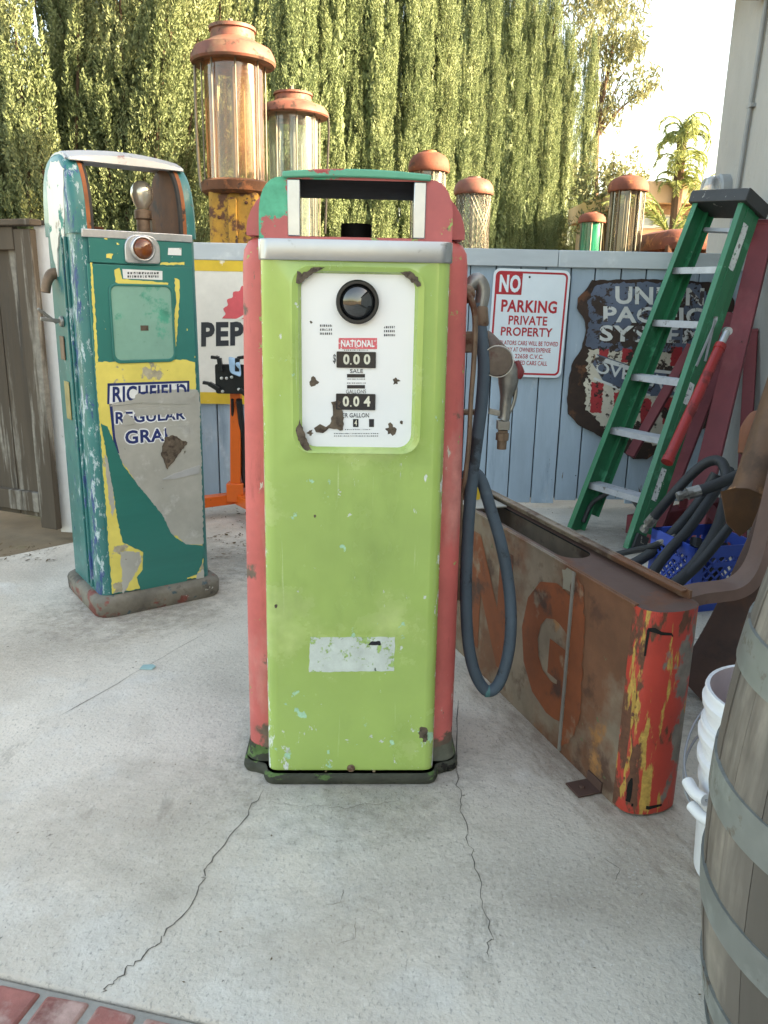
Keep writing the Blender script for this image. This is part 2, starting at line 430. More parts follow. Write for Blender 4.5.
def stainmat(name, col, s, t, a, st=(1, 1, 1)):
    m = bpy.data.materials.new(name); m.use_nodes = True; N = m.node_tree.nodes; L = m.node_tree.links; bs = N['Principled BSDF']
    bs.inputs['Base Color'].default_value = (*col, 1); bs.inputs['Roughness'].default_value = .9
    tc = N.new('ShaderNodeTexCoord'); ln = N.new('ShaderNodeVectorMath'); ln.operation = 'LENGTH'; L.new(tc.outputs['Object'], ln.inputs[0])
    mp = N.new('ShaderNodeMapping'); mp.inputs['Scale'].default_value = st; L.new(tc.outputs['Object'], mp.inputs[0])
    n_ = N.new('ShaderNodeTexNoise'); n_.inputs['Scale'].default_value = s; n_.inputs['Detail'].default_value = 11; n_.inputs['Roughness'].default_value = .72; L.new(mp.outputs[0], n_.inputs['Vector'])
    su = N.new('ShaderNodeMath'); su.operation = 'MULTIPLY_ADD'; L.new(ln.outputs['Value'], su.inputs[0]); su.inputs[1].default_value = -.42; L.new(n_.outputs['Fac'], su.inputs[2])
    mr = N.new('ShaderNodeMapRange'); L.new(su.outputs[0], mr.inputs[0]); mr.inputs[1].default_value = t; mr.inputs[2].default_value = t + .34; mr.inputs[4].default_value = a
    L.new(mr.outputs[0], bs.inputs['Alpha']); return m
ms_a = stainmat('contact_dark', S(104, 98, 90), 9, .10, .34); ms_b = stainmat('grit_stain', S(112, 104, 94), 22, .16, .16); ms_c = stainmat('pale_stain', S(196, 184, 168), 6, .12, .22); ms_d = stainmat('rust_stain', S(128, 98, 76), 8, .14, .4)  # first material: soft darker patches centred under pumps and around other standing things
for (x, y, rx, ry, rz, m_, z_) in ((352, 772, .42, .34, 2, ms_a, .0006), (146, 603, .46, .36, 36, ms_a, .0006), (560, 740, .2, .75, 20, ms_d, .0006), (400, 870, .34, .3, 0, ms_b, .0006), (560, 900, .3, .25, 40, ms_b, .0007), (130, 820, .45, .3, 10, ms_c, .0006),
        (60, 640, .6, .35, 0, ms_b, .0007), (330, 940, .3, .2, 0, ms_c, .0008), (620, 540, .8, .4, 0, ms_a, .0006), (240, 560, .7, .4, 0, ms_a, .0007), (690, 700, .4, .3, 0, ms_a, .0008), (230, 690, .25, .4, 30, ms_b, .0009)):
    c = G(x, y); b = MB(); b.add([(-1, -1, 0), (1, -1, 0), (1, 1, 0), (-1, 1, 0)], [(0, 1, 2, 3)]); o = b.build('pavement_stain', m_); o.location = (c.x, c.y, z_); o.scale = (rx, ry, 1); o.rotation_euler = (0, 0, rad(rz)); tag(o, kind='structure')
# leaf litter and grit on the concrete
m_lit = mat('litter', S(92, 74, 52), .95, var=.4, vs_=9)
lt = MB(); rnd = random.Random(8)
def litter(px0, px1, py0, py1, n, s0, s1):
    for _ in range(n):
        c = G(rnd.uniform(px0, px1), rnd.uniform(py0, py1)); a = rnd.uniform(0, 6.3); s = rnd.uniform(s0, s1)
        e = Vector((math.cos(a), math.sin(a), rnd.uniform(-.2, .2))) * s; f = Vector((-math.sin(a), math.cos(a), rnd.uniform(-.1, .3))) * s * rnd.uniform(.25, .6)
        c = c + Vector((0, 0, .003 + s * .25)); lt.add([c - e, c + f * .6, c + e, c - f], [(0, 1, 2, 3)])
litter(208, 246, 506, 560, 80, .004, .016); litter(480, 700, 508, 560, 60, .004, .014); litter(690, 735, 630, 680, 90, .004, .016)
litter(0, 768, 620, 1000, 70, .0012, .0045); litter(0, 60, 545, 562, 60, .005, .016); litter(640, 730, 560, 660, 60, .004, .013)
tag(lt.build('leaf_litter', m_lit, smooth=False), 'dry leaf bits and grit scattered on the concrete', 'litter', kind='stuff')

# ------------------------------------------------------------------ house on the right
m_stucco = mat('stucco', S(168, 169, 167), .95, var=.07, vs_=1.5, bump=1.0, bscale=38, st=(1, 1, .45), layers=[dict(c=S(158, 158, 154), s=14, t=.56, w=.1, h=-.6, a=.5, st=(1, 1, .3))])
m_shingle = mat('shingle', S(96, 84, 74), .95, var=.2, vs_=8, bump=.8)
m_wood = mat('beam_wood', S(128, 108, 90), .85, var=.2, vs_=6, st=(1, .1, 1), bump=.4)
m_pipe = mat('conduit_grey', S(140, 146, 150), .5, var=.08)
HX, HY = 1.95, 5.23
house = thing('stucco_house', 'grey stucco house wall with thin conduit pipe, standing right of the fence', 'house', (HX, HY, 0))
b = MB(); b.box((3.5, -6.1, 1.475), (7, 12.2, 2.95)); b.build('wall', m_stucco, house, bevel=.02)
b = MB()
e = [(-.3, -12.5, 2.95), (7.3, -12.5, 2.95), (7.3, .3, 2.95), (-.3, .3, 2.95)]
e2 = [(x, y, z + .09) for x, y, z in e]; rd = [(3.5, -8.7, 4.95), (3.5, -3.5, 4.95)]
b.add(e + e2 + rd, [(3, 2, 1, 0), (0, 1, 5, 4), (1, 2, 6, 5), (2, 3, 7, 6), (3, 0, 4, 7), (4, 5, 8), (5, 6, 9, 8), (6, 7, 9), (7, 4, 8, 9)])
b.build('roof', m_shingle, house, smooth=False)  # roof out of view; hip and ridge height shaped to set the shade
b = MB(); b.beam((-.06, -.38, 2.79), (-.06, -2.6, 2.79), .10, .13); b.build('wood_beam', m_wood, house, bevel=.008)
b = MB(); b.tube([(-.018, -.37, 1.2), (-.018, -.44, 2.0), (-.018, -.50, 2.72)], .012, 10)
for z in (1.5, 2.2): b.box((-.014, -.40 - (z - 1.5) * .09, z), (.03, .06, .018))
b.build('conduit', m_pipe, house)
em = MB(); em.lathe([(.09, 0), (.09, .05), (.082, .06)], 32, (0, -.22, 1.80), 'x', M=Matrix.Scale(-1, 4, (1, 0, 0)))
meter = em.build('electric_meter', m_pipe, house)
em = MB(); em.lathe([(.078, .05), (.078, .10), (.066, .13), (.03, .142), (.0005, .143)], 32, (0, -.22, 1.80), 'x', M=Matrix.Scale(-1, 4, (1, 0, 0)))
em.build('glass_dome', glass('meter_glass', (.9, .93, .95), (.62, .65, .68), .5, .75), meter)

# ------------------------------------------------------------------ fence
FO, FR = (0, 4.54), 1.8
m_fence = mat('fence_paint', S(154, 174, 190), .75, isl=.09, var=.1, vs_=3, st=(1, 1, .25), bump=.5, bscale=30, layers=[
    dict(c=S(112, 132, 150), s=7, t=.56, w=.12, h=0, a=.6, st=(1, 1, .12)),
    dict(c=S(178, 190, 200), s=11, t=.60, w=.06, h=0, a=.6, st=(1, 1, .2), off=3),
    dict(c=S(104, 92, 78), s=16, t=.655, w=.02, st=(1, 1, .18), off=11, g=[('z', .35, 0, .05)])])
m_rail = mat('rail_paint', S(178, 188, 194), .75, var=.08, vs_=4, st=(.2, 1, 1), bump=.4, bscale=30, layers=[
    dict(c=S(120, 112, 100), s=14, t=.66, w=.02, st=(.2, 1, 1)), dict(c=S(200, 206, 208), s=6, t=.56, w=.1, h=0, a=.5)])
m_back = mat('plain_dark', S(52, 50, 48), .9, var=.2, vs_=8)
fence = thing('board_fence', 'blue grey painted board fence with pale top rail behind the pumps', 'fence', (*FO, 0), FR)
b = MB(); rnd = random.Random(21); x = -1.78
while x < 1.93:
    wd = rnd.uniform(.132, .148); gp = rnd.uniform(.004, .010)
    z0 = rnd.uniform(.01, .05); tw = rnd.uniform(-.003, .003); b.box((x + wd / 2, tw, (1.365 + z0) / 2), (wd - gp, .018, 1.365 - z0)); x += wd
for k in range(26):
    px_ = rnd.uniform(-1.7, 1.85); b.box((px_, -.0085, rnd.choice((.2, .75, 1.2)) + rnd.uniform(-.05, .05)), (.007, .006, .007), 1)
b.build('fence_boards', [m_fence, m_back], fence, bevel=.0025)
b = MB(); b.box((.075, .02, .7), (3.7, .012, 1.3)); b.build('gap_shade_sheet', m_back, fence)  # added dark sheet stops light leaking through, so board gaps look shaded
b = MB()
for x0, x1 in ((-1.8, -.45), (-.447, .91), (.913, 1.93)): b.box(((x0 + x1) / 2, -.012, 1.385), (x1 - x0, .045, .088))
b.build('top_rail', m_rail, fence, bevel=.004)
fy = -.035

# weathered gate and white post on the left
m_grey = mat('weathered_wood', S(80, 71, 61), .9, isl=.22, var=.22, vs_=4, st=(1, 1, .12), bump=.8, bscale=26, layers=[
    dict(c=S(60, 55, 50), s=9, t=.57, w=.08, st=(1, 1, .06), h=-1), dict(c=S(140, 136, 128), s=12, t=.60, w=.07, st=(1, 1, .08), off=4, h=0, a=.7)])
m_white = mat('white_paint', S(226, 228, 230), .6, var=.05, vs_=5, bump=.2, layers=[dict(c=S(150, 146, 138), s=9, t=.66, w=.03)])
gate = thing('wooden_gate', 'dark weathered plank gate at the left edge of the yard', 'gate', (-1.60, 3.80, 0), -22)
b = MB(); x = -.1
for k in range(8):
    wd = .15; b.box((x - wd / 2, .02, .745), (wd - .006, .02, 1.33)); x -= wd
b.build('gate_planks', m_grey, gate, bevel=.003)
b = MB(); b.box((-.045, 0, .735), (.10, .035, 1.40)); b.build('gate_stile', m_grey, gate, bevel=.004)
for z, h in ((1.395, .10), (.16, .10)):
    b = MB(); b.box((-.66, -.002, z), (1.125, .034, h)); b.build('gate_rail', m_grey, gate, bevel=.004)
b = MB(); b.box((-.62, -.004, 1.462), (1.3, .07, .028)); b.build('gate_cap', m_grey, gate, bevel=.005)
post = thing('white_post', 'white painted post between the wooden gate and the teal gas pump', 'post', (-1.545, 3.86, 0), -8)
b = MB(); b.box((.0, .02, .73), (.15, .05, 1.46)); b.build('post_body', m_white, post, bevel=.005)
b = MB(); b.box((.0, .02, 1.466), (.17, .07, .02)); b.build('post_cap', m_grey, post, bevel=.004)

# ------------------------------------------------------------------ trees
def quads(c, d, n, ln, wd):
    """leaf-shaped faces: centre, direction, side"""
    s_ = np.cross(d, n); s_ /= np.linalg.norm(s_, axis=1, keepdims=True) + 1e-9
    a = c - d * ln[:, None] * .5; t = c + d * ln[:, None] * .5
    m_ = c - d * ln[:, None] * .05
    v = np.stack([a, m_ + s_ * wd[:, None] * .5, t, m_ - s_ * wd[:, None] * .5], 1)
    return v.reshape(-1, 3)
def leaf_obj(name, V, m, parent=None):
    k = len(V) // 4; me = bpy.data.meshes.new(name)
    me.vertices.add(len(V)); me.vertices.foreach_set('co', V.astype(np.float32).ravel())
    me.loops.add(len(V)); me.loops.foreach_set('vertex_index', np.arange(len(V), dtype=np.int32))
    me.polygons.add(k); me.polygons.foreach_set('loop_start', np.arange(0, len(V), 4, dtype=np.int32))
    me.update(calc_edges=True); me.materials.append(m)
    o = bpy.data.objects.new(name, me); COL.objects.link(o)
    if parent: o.parent = parent
    return o
def plumes(rs, base, tip, pr, per, ln, wd, jit=.45):
    """feathery sprays along straight axes base->tip, thin at the tips"""
    n = len(base); ax = tip - base; L_ = np.linalg.norm(ax, axis=1, keepdims=True); u = ax / L_
    t = rs.beta(1.1, 1.25, (n, per)); r_ = pr[:, None] * (1 - .85 * t ** 1.6) * np.sqrt(rs.rand(n, per)) 
    ang = rs.rand(n, per) * 2 * np.pi
    h = np.cross(u, np.array([.31, .93, .2])); h /= np.linalg.norm(h, axis=1, keepdims=True); k = np.cross(u, h)
    out = h[:, None, :] * np.cos(ang)[..., None] + k[:, None, :] * np.sin(ang)[..., None]
    c = base[:, None, :] + ax[:, None, :] * t[..., None] + out * r_[..., None]
    d = u[:, None, :] + out * .55 + rs.randn(n, per, 3) * jit
    d /= np.linalg.norm(d, axis=2, keepdims=True)
    nn = rs.randn(n * per, 3); c = c.reshape(-1, 3); d = d.reshape(-1, 3)
    return quads(c, d, nn, ln * (.6 + .8 * rs.rand(n * per)), wd * (.6 + .8 * rs.rand(n * per)))
m_cyp = leafmat('cypress_leaf', (.085, .125, .058), (.15, .205, .10), (.235, .285, .155), .16)
m_cyp2 = leafmat('juniper_leaf', (.08, .11, .05), (.145, .19, .09), (.23, .27, .145), .18)
m_bark = mat('bark', S(84, 66, 52), .95, var=.25, vs_=8, st=(1, 1, .2), bump=.8)
def cypress_mesh(seed, H_, R_, nsp, npl, per):
    """a column of flame-shaped upright sprays, each spray a spindle of small feathery shoots"""
    rs = np.random.RandomState(seed); B = []; T = []; PR = []
    for k in range(nsp):
        z0 = -.3 + (H_ - 1.3) * (k + rs.rand()) / nsp; L_ = 1.3 + 1.3 * rs.rand(); z1 = min(z0 + L_, H_ - .25 * rs.rand())
        a = k * 2.39996 + rs.randn() * .35; cl = lambda z: R_ * np.clip((H_ - z) / (H_ * .40), .06, 1) ** .75
        r0 = cl(z0) * .42; r1 = cl(z1) * (.72 + .3 * rs.rand()); sr = .075 + .06 * rs.rand()
        a1 = a + rs.randn() * .12
        b0 = np.array([r0 * np.cos(a), r0 * np.sin(a), z0]); b1 = np.array([r1 * np.cos(a1), r1 * np.sin(a1), z1])
        t = rs.beta(1.15, 1.2, npl) * .9; th = rs.rand(npl) * 6.283
        prof = sr * np.sin(np.pi * np.clip(.12 + .88 * t, 0, 1)) ** .8
        c = b0 + (b1 - b0) * t[:, None]; c[:, :2] += (np.array([np.cos(a), np.sin(a)]) * (np.sin(np.pi * t) * .05)[:, None])
        out = np.stack([np.cos(th), np.sin(th), 0 * th], 1); c = c + out * (prof * (.55 + .45 * rs.rand(npl)))[:, None]
        d = (b1 - b0) / np.linalg.norm(b1 - b0) + out * .10 + rs.randn(npl, 3) * .07; d /= np.linalg.norm(d, axis=1, keepdims=True)
        B.append(c); T.append(c + d * (.16 + .2 * rs.rand(npl))[:, None]); PR.append(.022 + .022 * rs.rand(npl))
    V = plumes(rs, np.concatenate(B), np.concatenate(T), np.concatenate(PR), per, .036, .0105, .34)
    k = 9000; z = .2 + (H_ - 1.6) * rs.rand(k); a = rs.rand(k) * 6.283
    q = R_ * np.clip((H_ - z) / (H_ * .42), .1, 1) ** .7 * (.10 + .36 * rs.rand(k))
    c = np.stack([q * np.cos(a), q * np.sin(a), z], 1); d = rs.randn(k, 3) * .35 + np.array([0, 0, 1]); d /= np.linalg.norm(d, axis=1, keepdims=True)
    W = quads(c, d, np.stack([np.cos(a), np.sin(a), 0 * a], 1) + rs.randn(k, 3) * .4, .10 + .08 * rs.rand(k), .04 + .03 * rs.rand(k))
    return np.concatenate([V, W])
def make_tree(name, label, cat, loc, V, m, H_, group, trunk_r=.07, rz=0):
    t = thing(name, label, cat, loc, rz, group)
    leaf_obj('crown', V, m, t)
    b = MB(); b.tube([(0, 0, -.05), (.02, .01, H_ * .4), (0, 0, H_ * .93)], [trunk_r, trunk_r * .7, .012], 8); b.build('trunk', m_bark, t)
    return t
def dup(root, loc, rz, sc, label):
    r = root.copy(); COL.objects.link(r); r.location = loc; r.rotation_euler = (0, 0, rad(rz)); r.scale = sc; r['label'] = label
    for ch in list(root.children):
        c = ch.copy(); COL.objects.link(c); c.parent = r
    return r
protos = []
cw = [(205, 48), (249, 50), (295, 52), (335, 47), (372, 46), (410, 43), (440, 37), (464, 34), (486, 31), (507, 30), (527, 29), (547, 28), (567, 26), (587, 25)]
ordn = ['first', 'second', 'third', 'fourth', 'fifth', 'sixth', 'seventh', 'eighth', 'ninth', 'tenth', 'eleventh', 'twelfth', 'thirteenth', 'last']
clab = ['first cypress of the row counted from the left, rising behind the tallest rusty gas pump',
        'second cypress of the row from the left, just right of the tallest gas pump',
        'third cypress from the left of the row, above the smaller glass pump',
        'fourth cypress from the left of the row, above the green pump left shoulder',
        'fifth cypress from the left of the row, above the green pump head',
        'sixth cypress from the left of the row, behind the low rusty dome cap',
        'seventh cypress of the row from the left, between rusty dome and mesh cage',
        'eighth cypress from the left of the row, directly behind the mesh caged cylinder',
        'ninth cypress of the row from the left, just right of the mesh caged cylinder',
        'tenth cypress of the row, fifth counted back from its right end',
        'eleventh cypress of the row, fourth counted back from its right end',
        'twelfth cypress of the row, third counted back from its right end',
        'thirteenth cypress of the row, second from its right end, tip against sky',
        'slim cypress at the right end of the row, its tip showing against the sky']
Htop = [8.5, 8.5, 8.5, 8.5, 8.5, 8.6, 8.6, 8.7, 8.7, 8.7, 8.6, 8.5, 8.1, 8.15]
for i, (c, wd) in enumerate(cw):
    Y = .74 * 805 / wd; p = P(c, 130, Y); loc = (p.x, p.y, -.04); rz = (i * 137) % 360
    if i < 3:
        V = cypress_mesh(30 + i, 8.5, .345, 40, 50, 66)
        protos.append(make_tree('cypress_tree', clab[i], 'cypress', loc, V, m_cyp, 8.5, 'row of tall cypress trees behind the fence', rz=rz))
    else:
        k = .92 + .12 * ((i * 7) % 5) / 4
        dup(protos[i % 3], loc, rz, (k, k, Htop[i] / 8.5), clab[i])
for i in range(12):     # added rear rank, placed behind the gaps so they fill with shaded foliage
    c0, w0 = cw[i]; c1, w1 = cw[i + 1]; Y = .74 * 805 / ((w0 + w1) / 2) + 1.0; p = P((c0 + c1) / 2, 130, Y)
    dup(protos[(i + 1) % 3], (p.x, p.y, -.04), (i * 71 + 40) % 360, (1, 1, (Htop[i] - .25) / 8.5), 'added cypress of the rear rank darkening the gap after the %s cypress of the row' % ordn[i])
def spread_tree(seed, loc, label, lean, H_, nst, spread, rz=0):
    rs = np.random.RandomState(seed); t = thing('spreading_cypress', label, 'conifer', loc, rz, 'big loose cypresses at the left')
    Vs = []; tb = MB()
    for k in range(nst):
        a = rs.rand() * 2 * np.pi; q = spread * (.25 + .75 * rs.rand()); z0 = .1 + 1.1 * rs.rand()
        top = np.array([lean + q * np.cos(a) * 1.25, q * np.sin(a), H_ * (.5 + .5 * rs.rand())])
        b0 = np.array([.08 * np.cos(a), .08 * np.sin(a), z0]); mid = b0 * .5 + top * .5 + np.array([np.cos(a), np.sin(a), 0]) * q * .32
        pts = [b0 * (1 - s) ** 2 + 2 * s * (1 - s) * mid + s * s * top for s in np.linspace(0, 1, 12)]
        tb.tube(pts, [.022 * (1 - i / 13) + .003 for i in range(12)], 6)
        npl = 150; s = .10 + .90 * rs.beta(1.1, 1.1, npl); base = np.array([pts[0] * (1 - x) ** 2 + 2 * x * (1 - x) * mid + x * x * top for x in s])
        th = rs.rand(npl) * 6.283; sr = (.10 + .07 * rs.rand()) * np.sin(np.pi * np.clip(.10 + .88 * s, 0, 1)) ** .7
        out = np.stack([np.cos(th), np.sin(th), 0 * th], 1); base = base + out * (sr * (.4 + .6 * rs.rand(npl)))[:, None]
        dirn = (top - b0) / np.linalg.norm(top - b0); dv = dirn + out * .14 + rs.randn(npl, 3) * .10
        tip = base + dv * (.16 + .22 * rs.rand(npl))[:, None]
        Vs.append(plumes(rs, base, tip, .025 + .03 * rs.rand(npl), 95, .034, .0115, .36))
    leaf_obj('crown', np.concatenate(Vs), m_cyp2, t)
    tb.tube([(0, 0, -.05), (.0, 0, .7), (lean * .3, 0, 1.9)], [.10, .09, .05], 9); tb.build('trunk', m_bark, t)
    return t
for seed, c, Y, lab, lean, H_, n, sp in (
        (3, 22, 7.0, 'loose many stemmed cypress at the far left above the wooden gate', -.1, 4.6, 24, .62),
        (11, 118, 7.3, 'broad bright cypress directly behind the teal pump, branches fanning out', .1, 5.2, 30, .74),
        (6, -70, 7.6, 'loose cypress mostly cut off by the left edge of the photo', 0, 5.0, 20, .6),
        (9, 176, 8.3, 'loose cypress between the teal pump and the tallest rusty gas pump', .05, 5.4, 24, .6)):
    p = P(c, 150, Y); spread_tree(seed, (p.x, p.y, -.04), lab, lean, H_, n, sp)

m_euc = leafmat('eucalyptus_leaf', (.09, .11, .055), (.17, .19, .10), (.28, .29, .17), .3, .8)
def clump_tree(name, label, cat, loc, clumps, trunk, m, n, ln, wd, droop, seed, group=None):
    rs = np.random.RandomState(seed); t = thing(name, label, cat, loc, 0, group); Vs = []; b = MB()
    b.tube([Vector(q) for q in trunk], [.16, .12, .08, .03][:len(trunk)], 8, smooth=4)
    for (cx, cy, cz, r_) in clumps:
        b.tube([trunk[-2], ((trunk[-2][0] + cx) / 2, (trunk[-2][1] + cy) / 2, (trunk[-2][2] + cz) / 2 + .15), (cx, cy, cz)], [.035, .02, .008], 5, smooth=3)
        k = int(n * r_ * r_); c = rs.randn(k, 3) * r_ * .42
        sub = rs.randint(0, 9, k); sc = rs.randn(9, 3) * r_ * .6; c = c * .55 + sc[sub] * np.array([1, 1, .8]) + np.array([cx, cy, cz])
        d = rs.randn(k, 3) * .6 + np.array([0, 0, -droop]); d /= np.linalg.norm(d, axis=1, keepdims=True)
        Vs.append(quads(c, d, rs.randn(k, 3), ln * (.6 + .8 * rs.rand(k)), wd * (.7 + .6 * rs.rand(k))))
    leaf_obj('crown', np.concatenate(Vs), m, t); b.build('trunk', m_bark, t)
    return t
p = P(600, 140, 27); o_ = (p.x, p.y, -.04)
def rel(x, y, Y): q = P(x, y, Y); return (q.x - o_[0], q.y - o_[1], q.z)
cl = [(*rel(598, 20, 27), .9), (*rel(615, 45, 27), .75), (*rel(612, 0, 27.5), .8), (*rel(588, -20, 27), .9), (*rel(628, 62, 27), .55), (*rel(606, 85, 27), .6), (*rel(635, 95, 27), .45), (*rel(616, 108, 27), .5),
      (*rel(642, 91, 27), .3), (*rel(598, 120, 27), .5), (*rel(603, 60, 27.5), .7), (*rel(622, -12, 27.5), .6)]
clump_tree('eucalyptus_tree', 'tall airy eucalyptus with drooping leaves beside the right end of the cypress row', 'tree', o_, cl, [(0, 0, 0), (.1, 0, 3), (-.1, 0, 6), (.2, 0, 9)], m_euc, 900, .26, .055, .9, 5)
p = P(612, 190, 19); o_ = (p.x, p.y, -.04)
cl = [(*rel(605, 175, 19), .5), (*rel(620, 172, 19), .45), (*rel(612, 190, 19), .5), (*rel(628, 190, 19), .4), (*rel(600, 200, 19), .5), (*rel(606, 215, 19), .6), (*rel(614, 160, 19), .3)]
clump_tree('leafy_bush', 'yellow green leafy bush behind the tall clear glass cylinder', 'bush', o_, cl, [(0, 0, 0), (.05, 0, 1), (0, 0, 2.2)], m_euc, 1500, .12, .05, .3, 8)

m_palm = leafmat('palm_leaf', (.14, .18, .06), (.25, .30, .11), (.40, .44, .20), .35, 1.2)
def palm(label, loc, H_, nfr, L_, el0, el1, seed, droop=1.0, group=None, az=None, skirt=0.0):
    rs = np.random.RandomState(seed); t = thing('palm_tree', label, 'palm', loc, 0, group); Vs = []; st = MB()
    for k in range(nfr):
        a = rs.rand() * 6.283 if az is None else az[k % len(az)] + rs.randn() * .1; el = rad(el0 + (el1 - el0) * rs.rand()); pts = []; q = np.array([0, 0, H_ - skirt * rs.rand()]); l = L_ * (.75 + .4 * rs.rand())
        for s in range(17):
            pts.append(q.copy()); el_ = el - droop * 1.9 * (s / 16) ** 1.4
            q = q + np.array([math.cos(a) * math.cos(el_), math.sin(a) * math.cos(el_), math.sin(el_)]) * l / 16
        pts = np.array(pts); st.tube(pts, [.016 * (1 - i / 20) + .003 for i in range(17)], 5)
        for i in range(3, 17):
            d = pts[i] - pts[i - 1]; d /= np.linalg.norm(d); sd_ = np.cross(d, [0, 0, 1]); sd_ /= np.linalg.norm(sd_) + 1e-6
            for j in range(2):
                for sg in (-1, 1):
                    ld = d * .7 + sd_ * sg * .75 + np.array([0, 0, -.35]) + rs.randn(3) * .12; ld /= np.linalg.norm(ld)
                    ll = .36 * l * (1 - abs(i / 17 - .5)) * .75
                    c = pts[i] - d * .5 * j * l / 16 + ld * ll * .5
                    Vs.append(quads(c[None], ld[None], rs.randn(1, 3), np.array([ll]), np.array([.019])))
    leaf_obj('fronds', np.concatenate(Vs), m_palm, t); st.build('frond_stems', m_palm, t)
    b = MB(); b.tube([(0, 0, -.05), (.03, 0, H_ * .5), (0, 0, H_)], [.12, .1, .09], 10, smooth=4); b.build('trunk', m_bark, t)
    return t
p = P(681, 150, 17); palm('slender palm with hanging fronds above the far tan house', (p.x, p.y, -.04), P(681, 128, 17).z, 58, .72, 40, 88, 3, 1.7, skirt=1.2)
p = P(671, 232, 11); palm('young palm with thin arching stems in front of the far tan house', (p.x, p.y, -.04), P(671, 236, 11).z, 9, 1.15, 48, 80, 12, .62, az=(0.2, 3.3, .6, 2.6))

# ------------------------------------------------------------------ far house
m_tan = mat('tan_stucco', S(205, 176, 146), .9, var=.05, vs_=1); m_tand = mat('tan_trim', S(150, 122, 100), .8); m_win = mat('far_window', S(150, 165, 172), .15, spec=.7); m_wht = mat('window_white', S(225, 225, 222), .6)
q0 = P(628, 250, 17.5); q1 = P(745, 250, 17.5)
fh = thing('far_house', 'sunlit tan house with flat roof beyond the fence on the right', 'house', (q0.x, 17.5, 0))
W_ = q1.x - q0.x; zt = P(660, 184, 17.5).z; zf = P(660, 205, 17.5).z; zf2 = P(660, 214, 17.5).z
b = MB(); b.box((W_ / 2, 2.5, zf / 2), (W_, 5, zf)); b.build('wall', m_tan, fh)
b = MB(); b.box((W_ / 2, 2.4, (zt + zf) / 2), (W_ + .4, 5.6, zt - zf)); b.build('roof', m_tan, fh)
b = MB(); b.box((W_ / 2, -.06, (zf + zf2) / 2 - .01), (W_ + .3, .1, zf - zf2)); b.build('fascia', m_tand, fh)
wx0 = FL(643, 225, (q0.x, 17.5), 0)[0]; wx1 = FL(671, 225, (q0.x, 17.5), 0)[0]; wz1 = P(660, 215.5, 17.5).z; wz0 = P(660, 226, 17.5).z
b = MB(); b.frame(rrect(wx0 - .05, wx1 + .05, wz0 - .05, wz1 + .02, .005, 1), rrect(wx0, wx1, wz0, wz1 - .02, .004, 1), -.04, .02); b.box(((wx0 * .6 + wx1 * .4), -.01, (wz0 + wz1) / 2), (.05, .04, wz1 - wz0))
fw = b.build('window', m_wht, fh)
b = MB(); b.box(((wx0 + wx1) / 2, .0, (wz0 + wz1) / 2), (wx1 - wx0, .01, wz1 - wz0)); b.build('pane', m_win, fw)

# ================================================================== VISIBLE PUMPS BEHIND THE FENCE
m_cap = mat('rusty_red_cap', S(118, 71, 59), .6, var=.2, vs_=6, layers=[dict(c=S(106, 80, 66), s=7, d=10, t=.52, w=.08, h=0, a=.9), dict(c=S(66, 44, 36), s=12, d=10, t=.575, w=.05)], bump=.15)
m_capr = mat('dark_rusty_cap', S(112, 60, 44), .75, var=.2, vs_=8, layers=[dict(c=S(150, 92, 58), s=10, t=.56, w=.06), dict(c=S(60, 40, 32), s=8, t=.60, w=.05, off=6)], bump=.3)
m_yel = mat('rusty_yellow', S(164, 122, 44), .65, var=.2, vs_=6, layers=[dict(c=RUST, s=9, d=10, t=.50, w=.06), dict(c=RUSTD, s=15, t=.63, w=.02)], bump=.25)
m_rod = mat('rod_metal', S(110, 105, 96), .5, .6, var=.2, vs_=10)
m_rust = mat('rust', RUST, .85, var=.25, vs_=7, layers=[dict(c=RUSTL, s=9, t=.55, w=.08, h=0), dict(c=RUSTD, s=14, t=.58, w=.05)], bump=.4)
gl_old = glass('stained_glass', (.84, .76, .62), S(140, 96, 66), .55, .42, 3, (1.2, 1.2, .5))
gl_clr = glass('clear_glass', (.86, .92, .88), S(150, 160, 156), .56, .32, 4, (1.5, 1.5, .6))
gl_teal = glass('teal_liquid', (.1, .75, .6), S(20, 150, 120), .45, .75, 5, (4, 4, .5))
gl_dark = glass('grimy_glass', (.60, .59, .54), S(80, 75, 66), .56, .3, 5, (1.6, 1.6, .6))
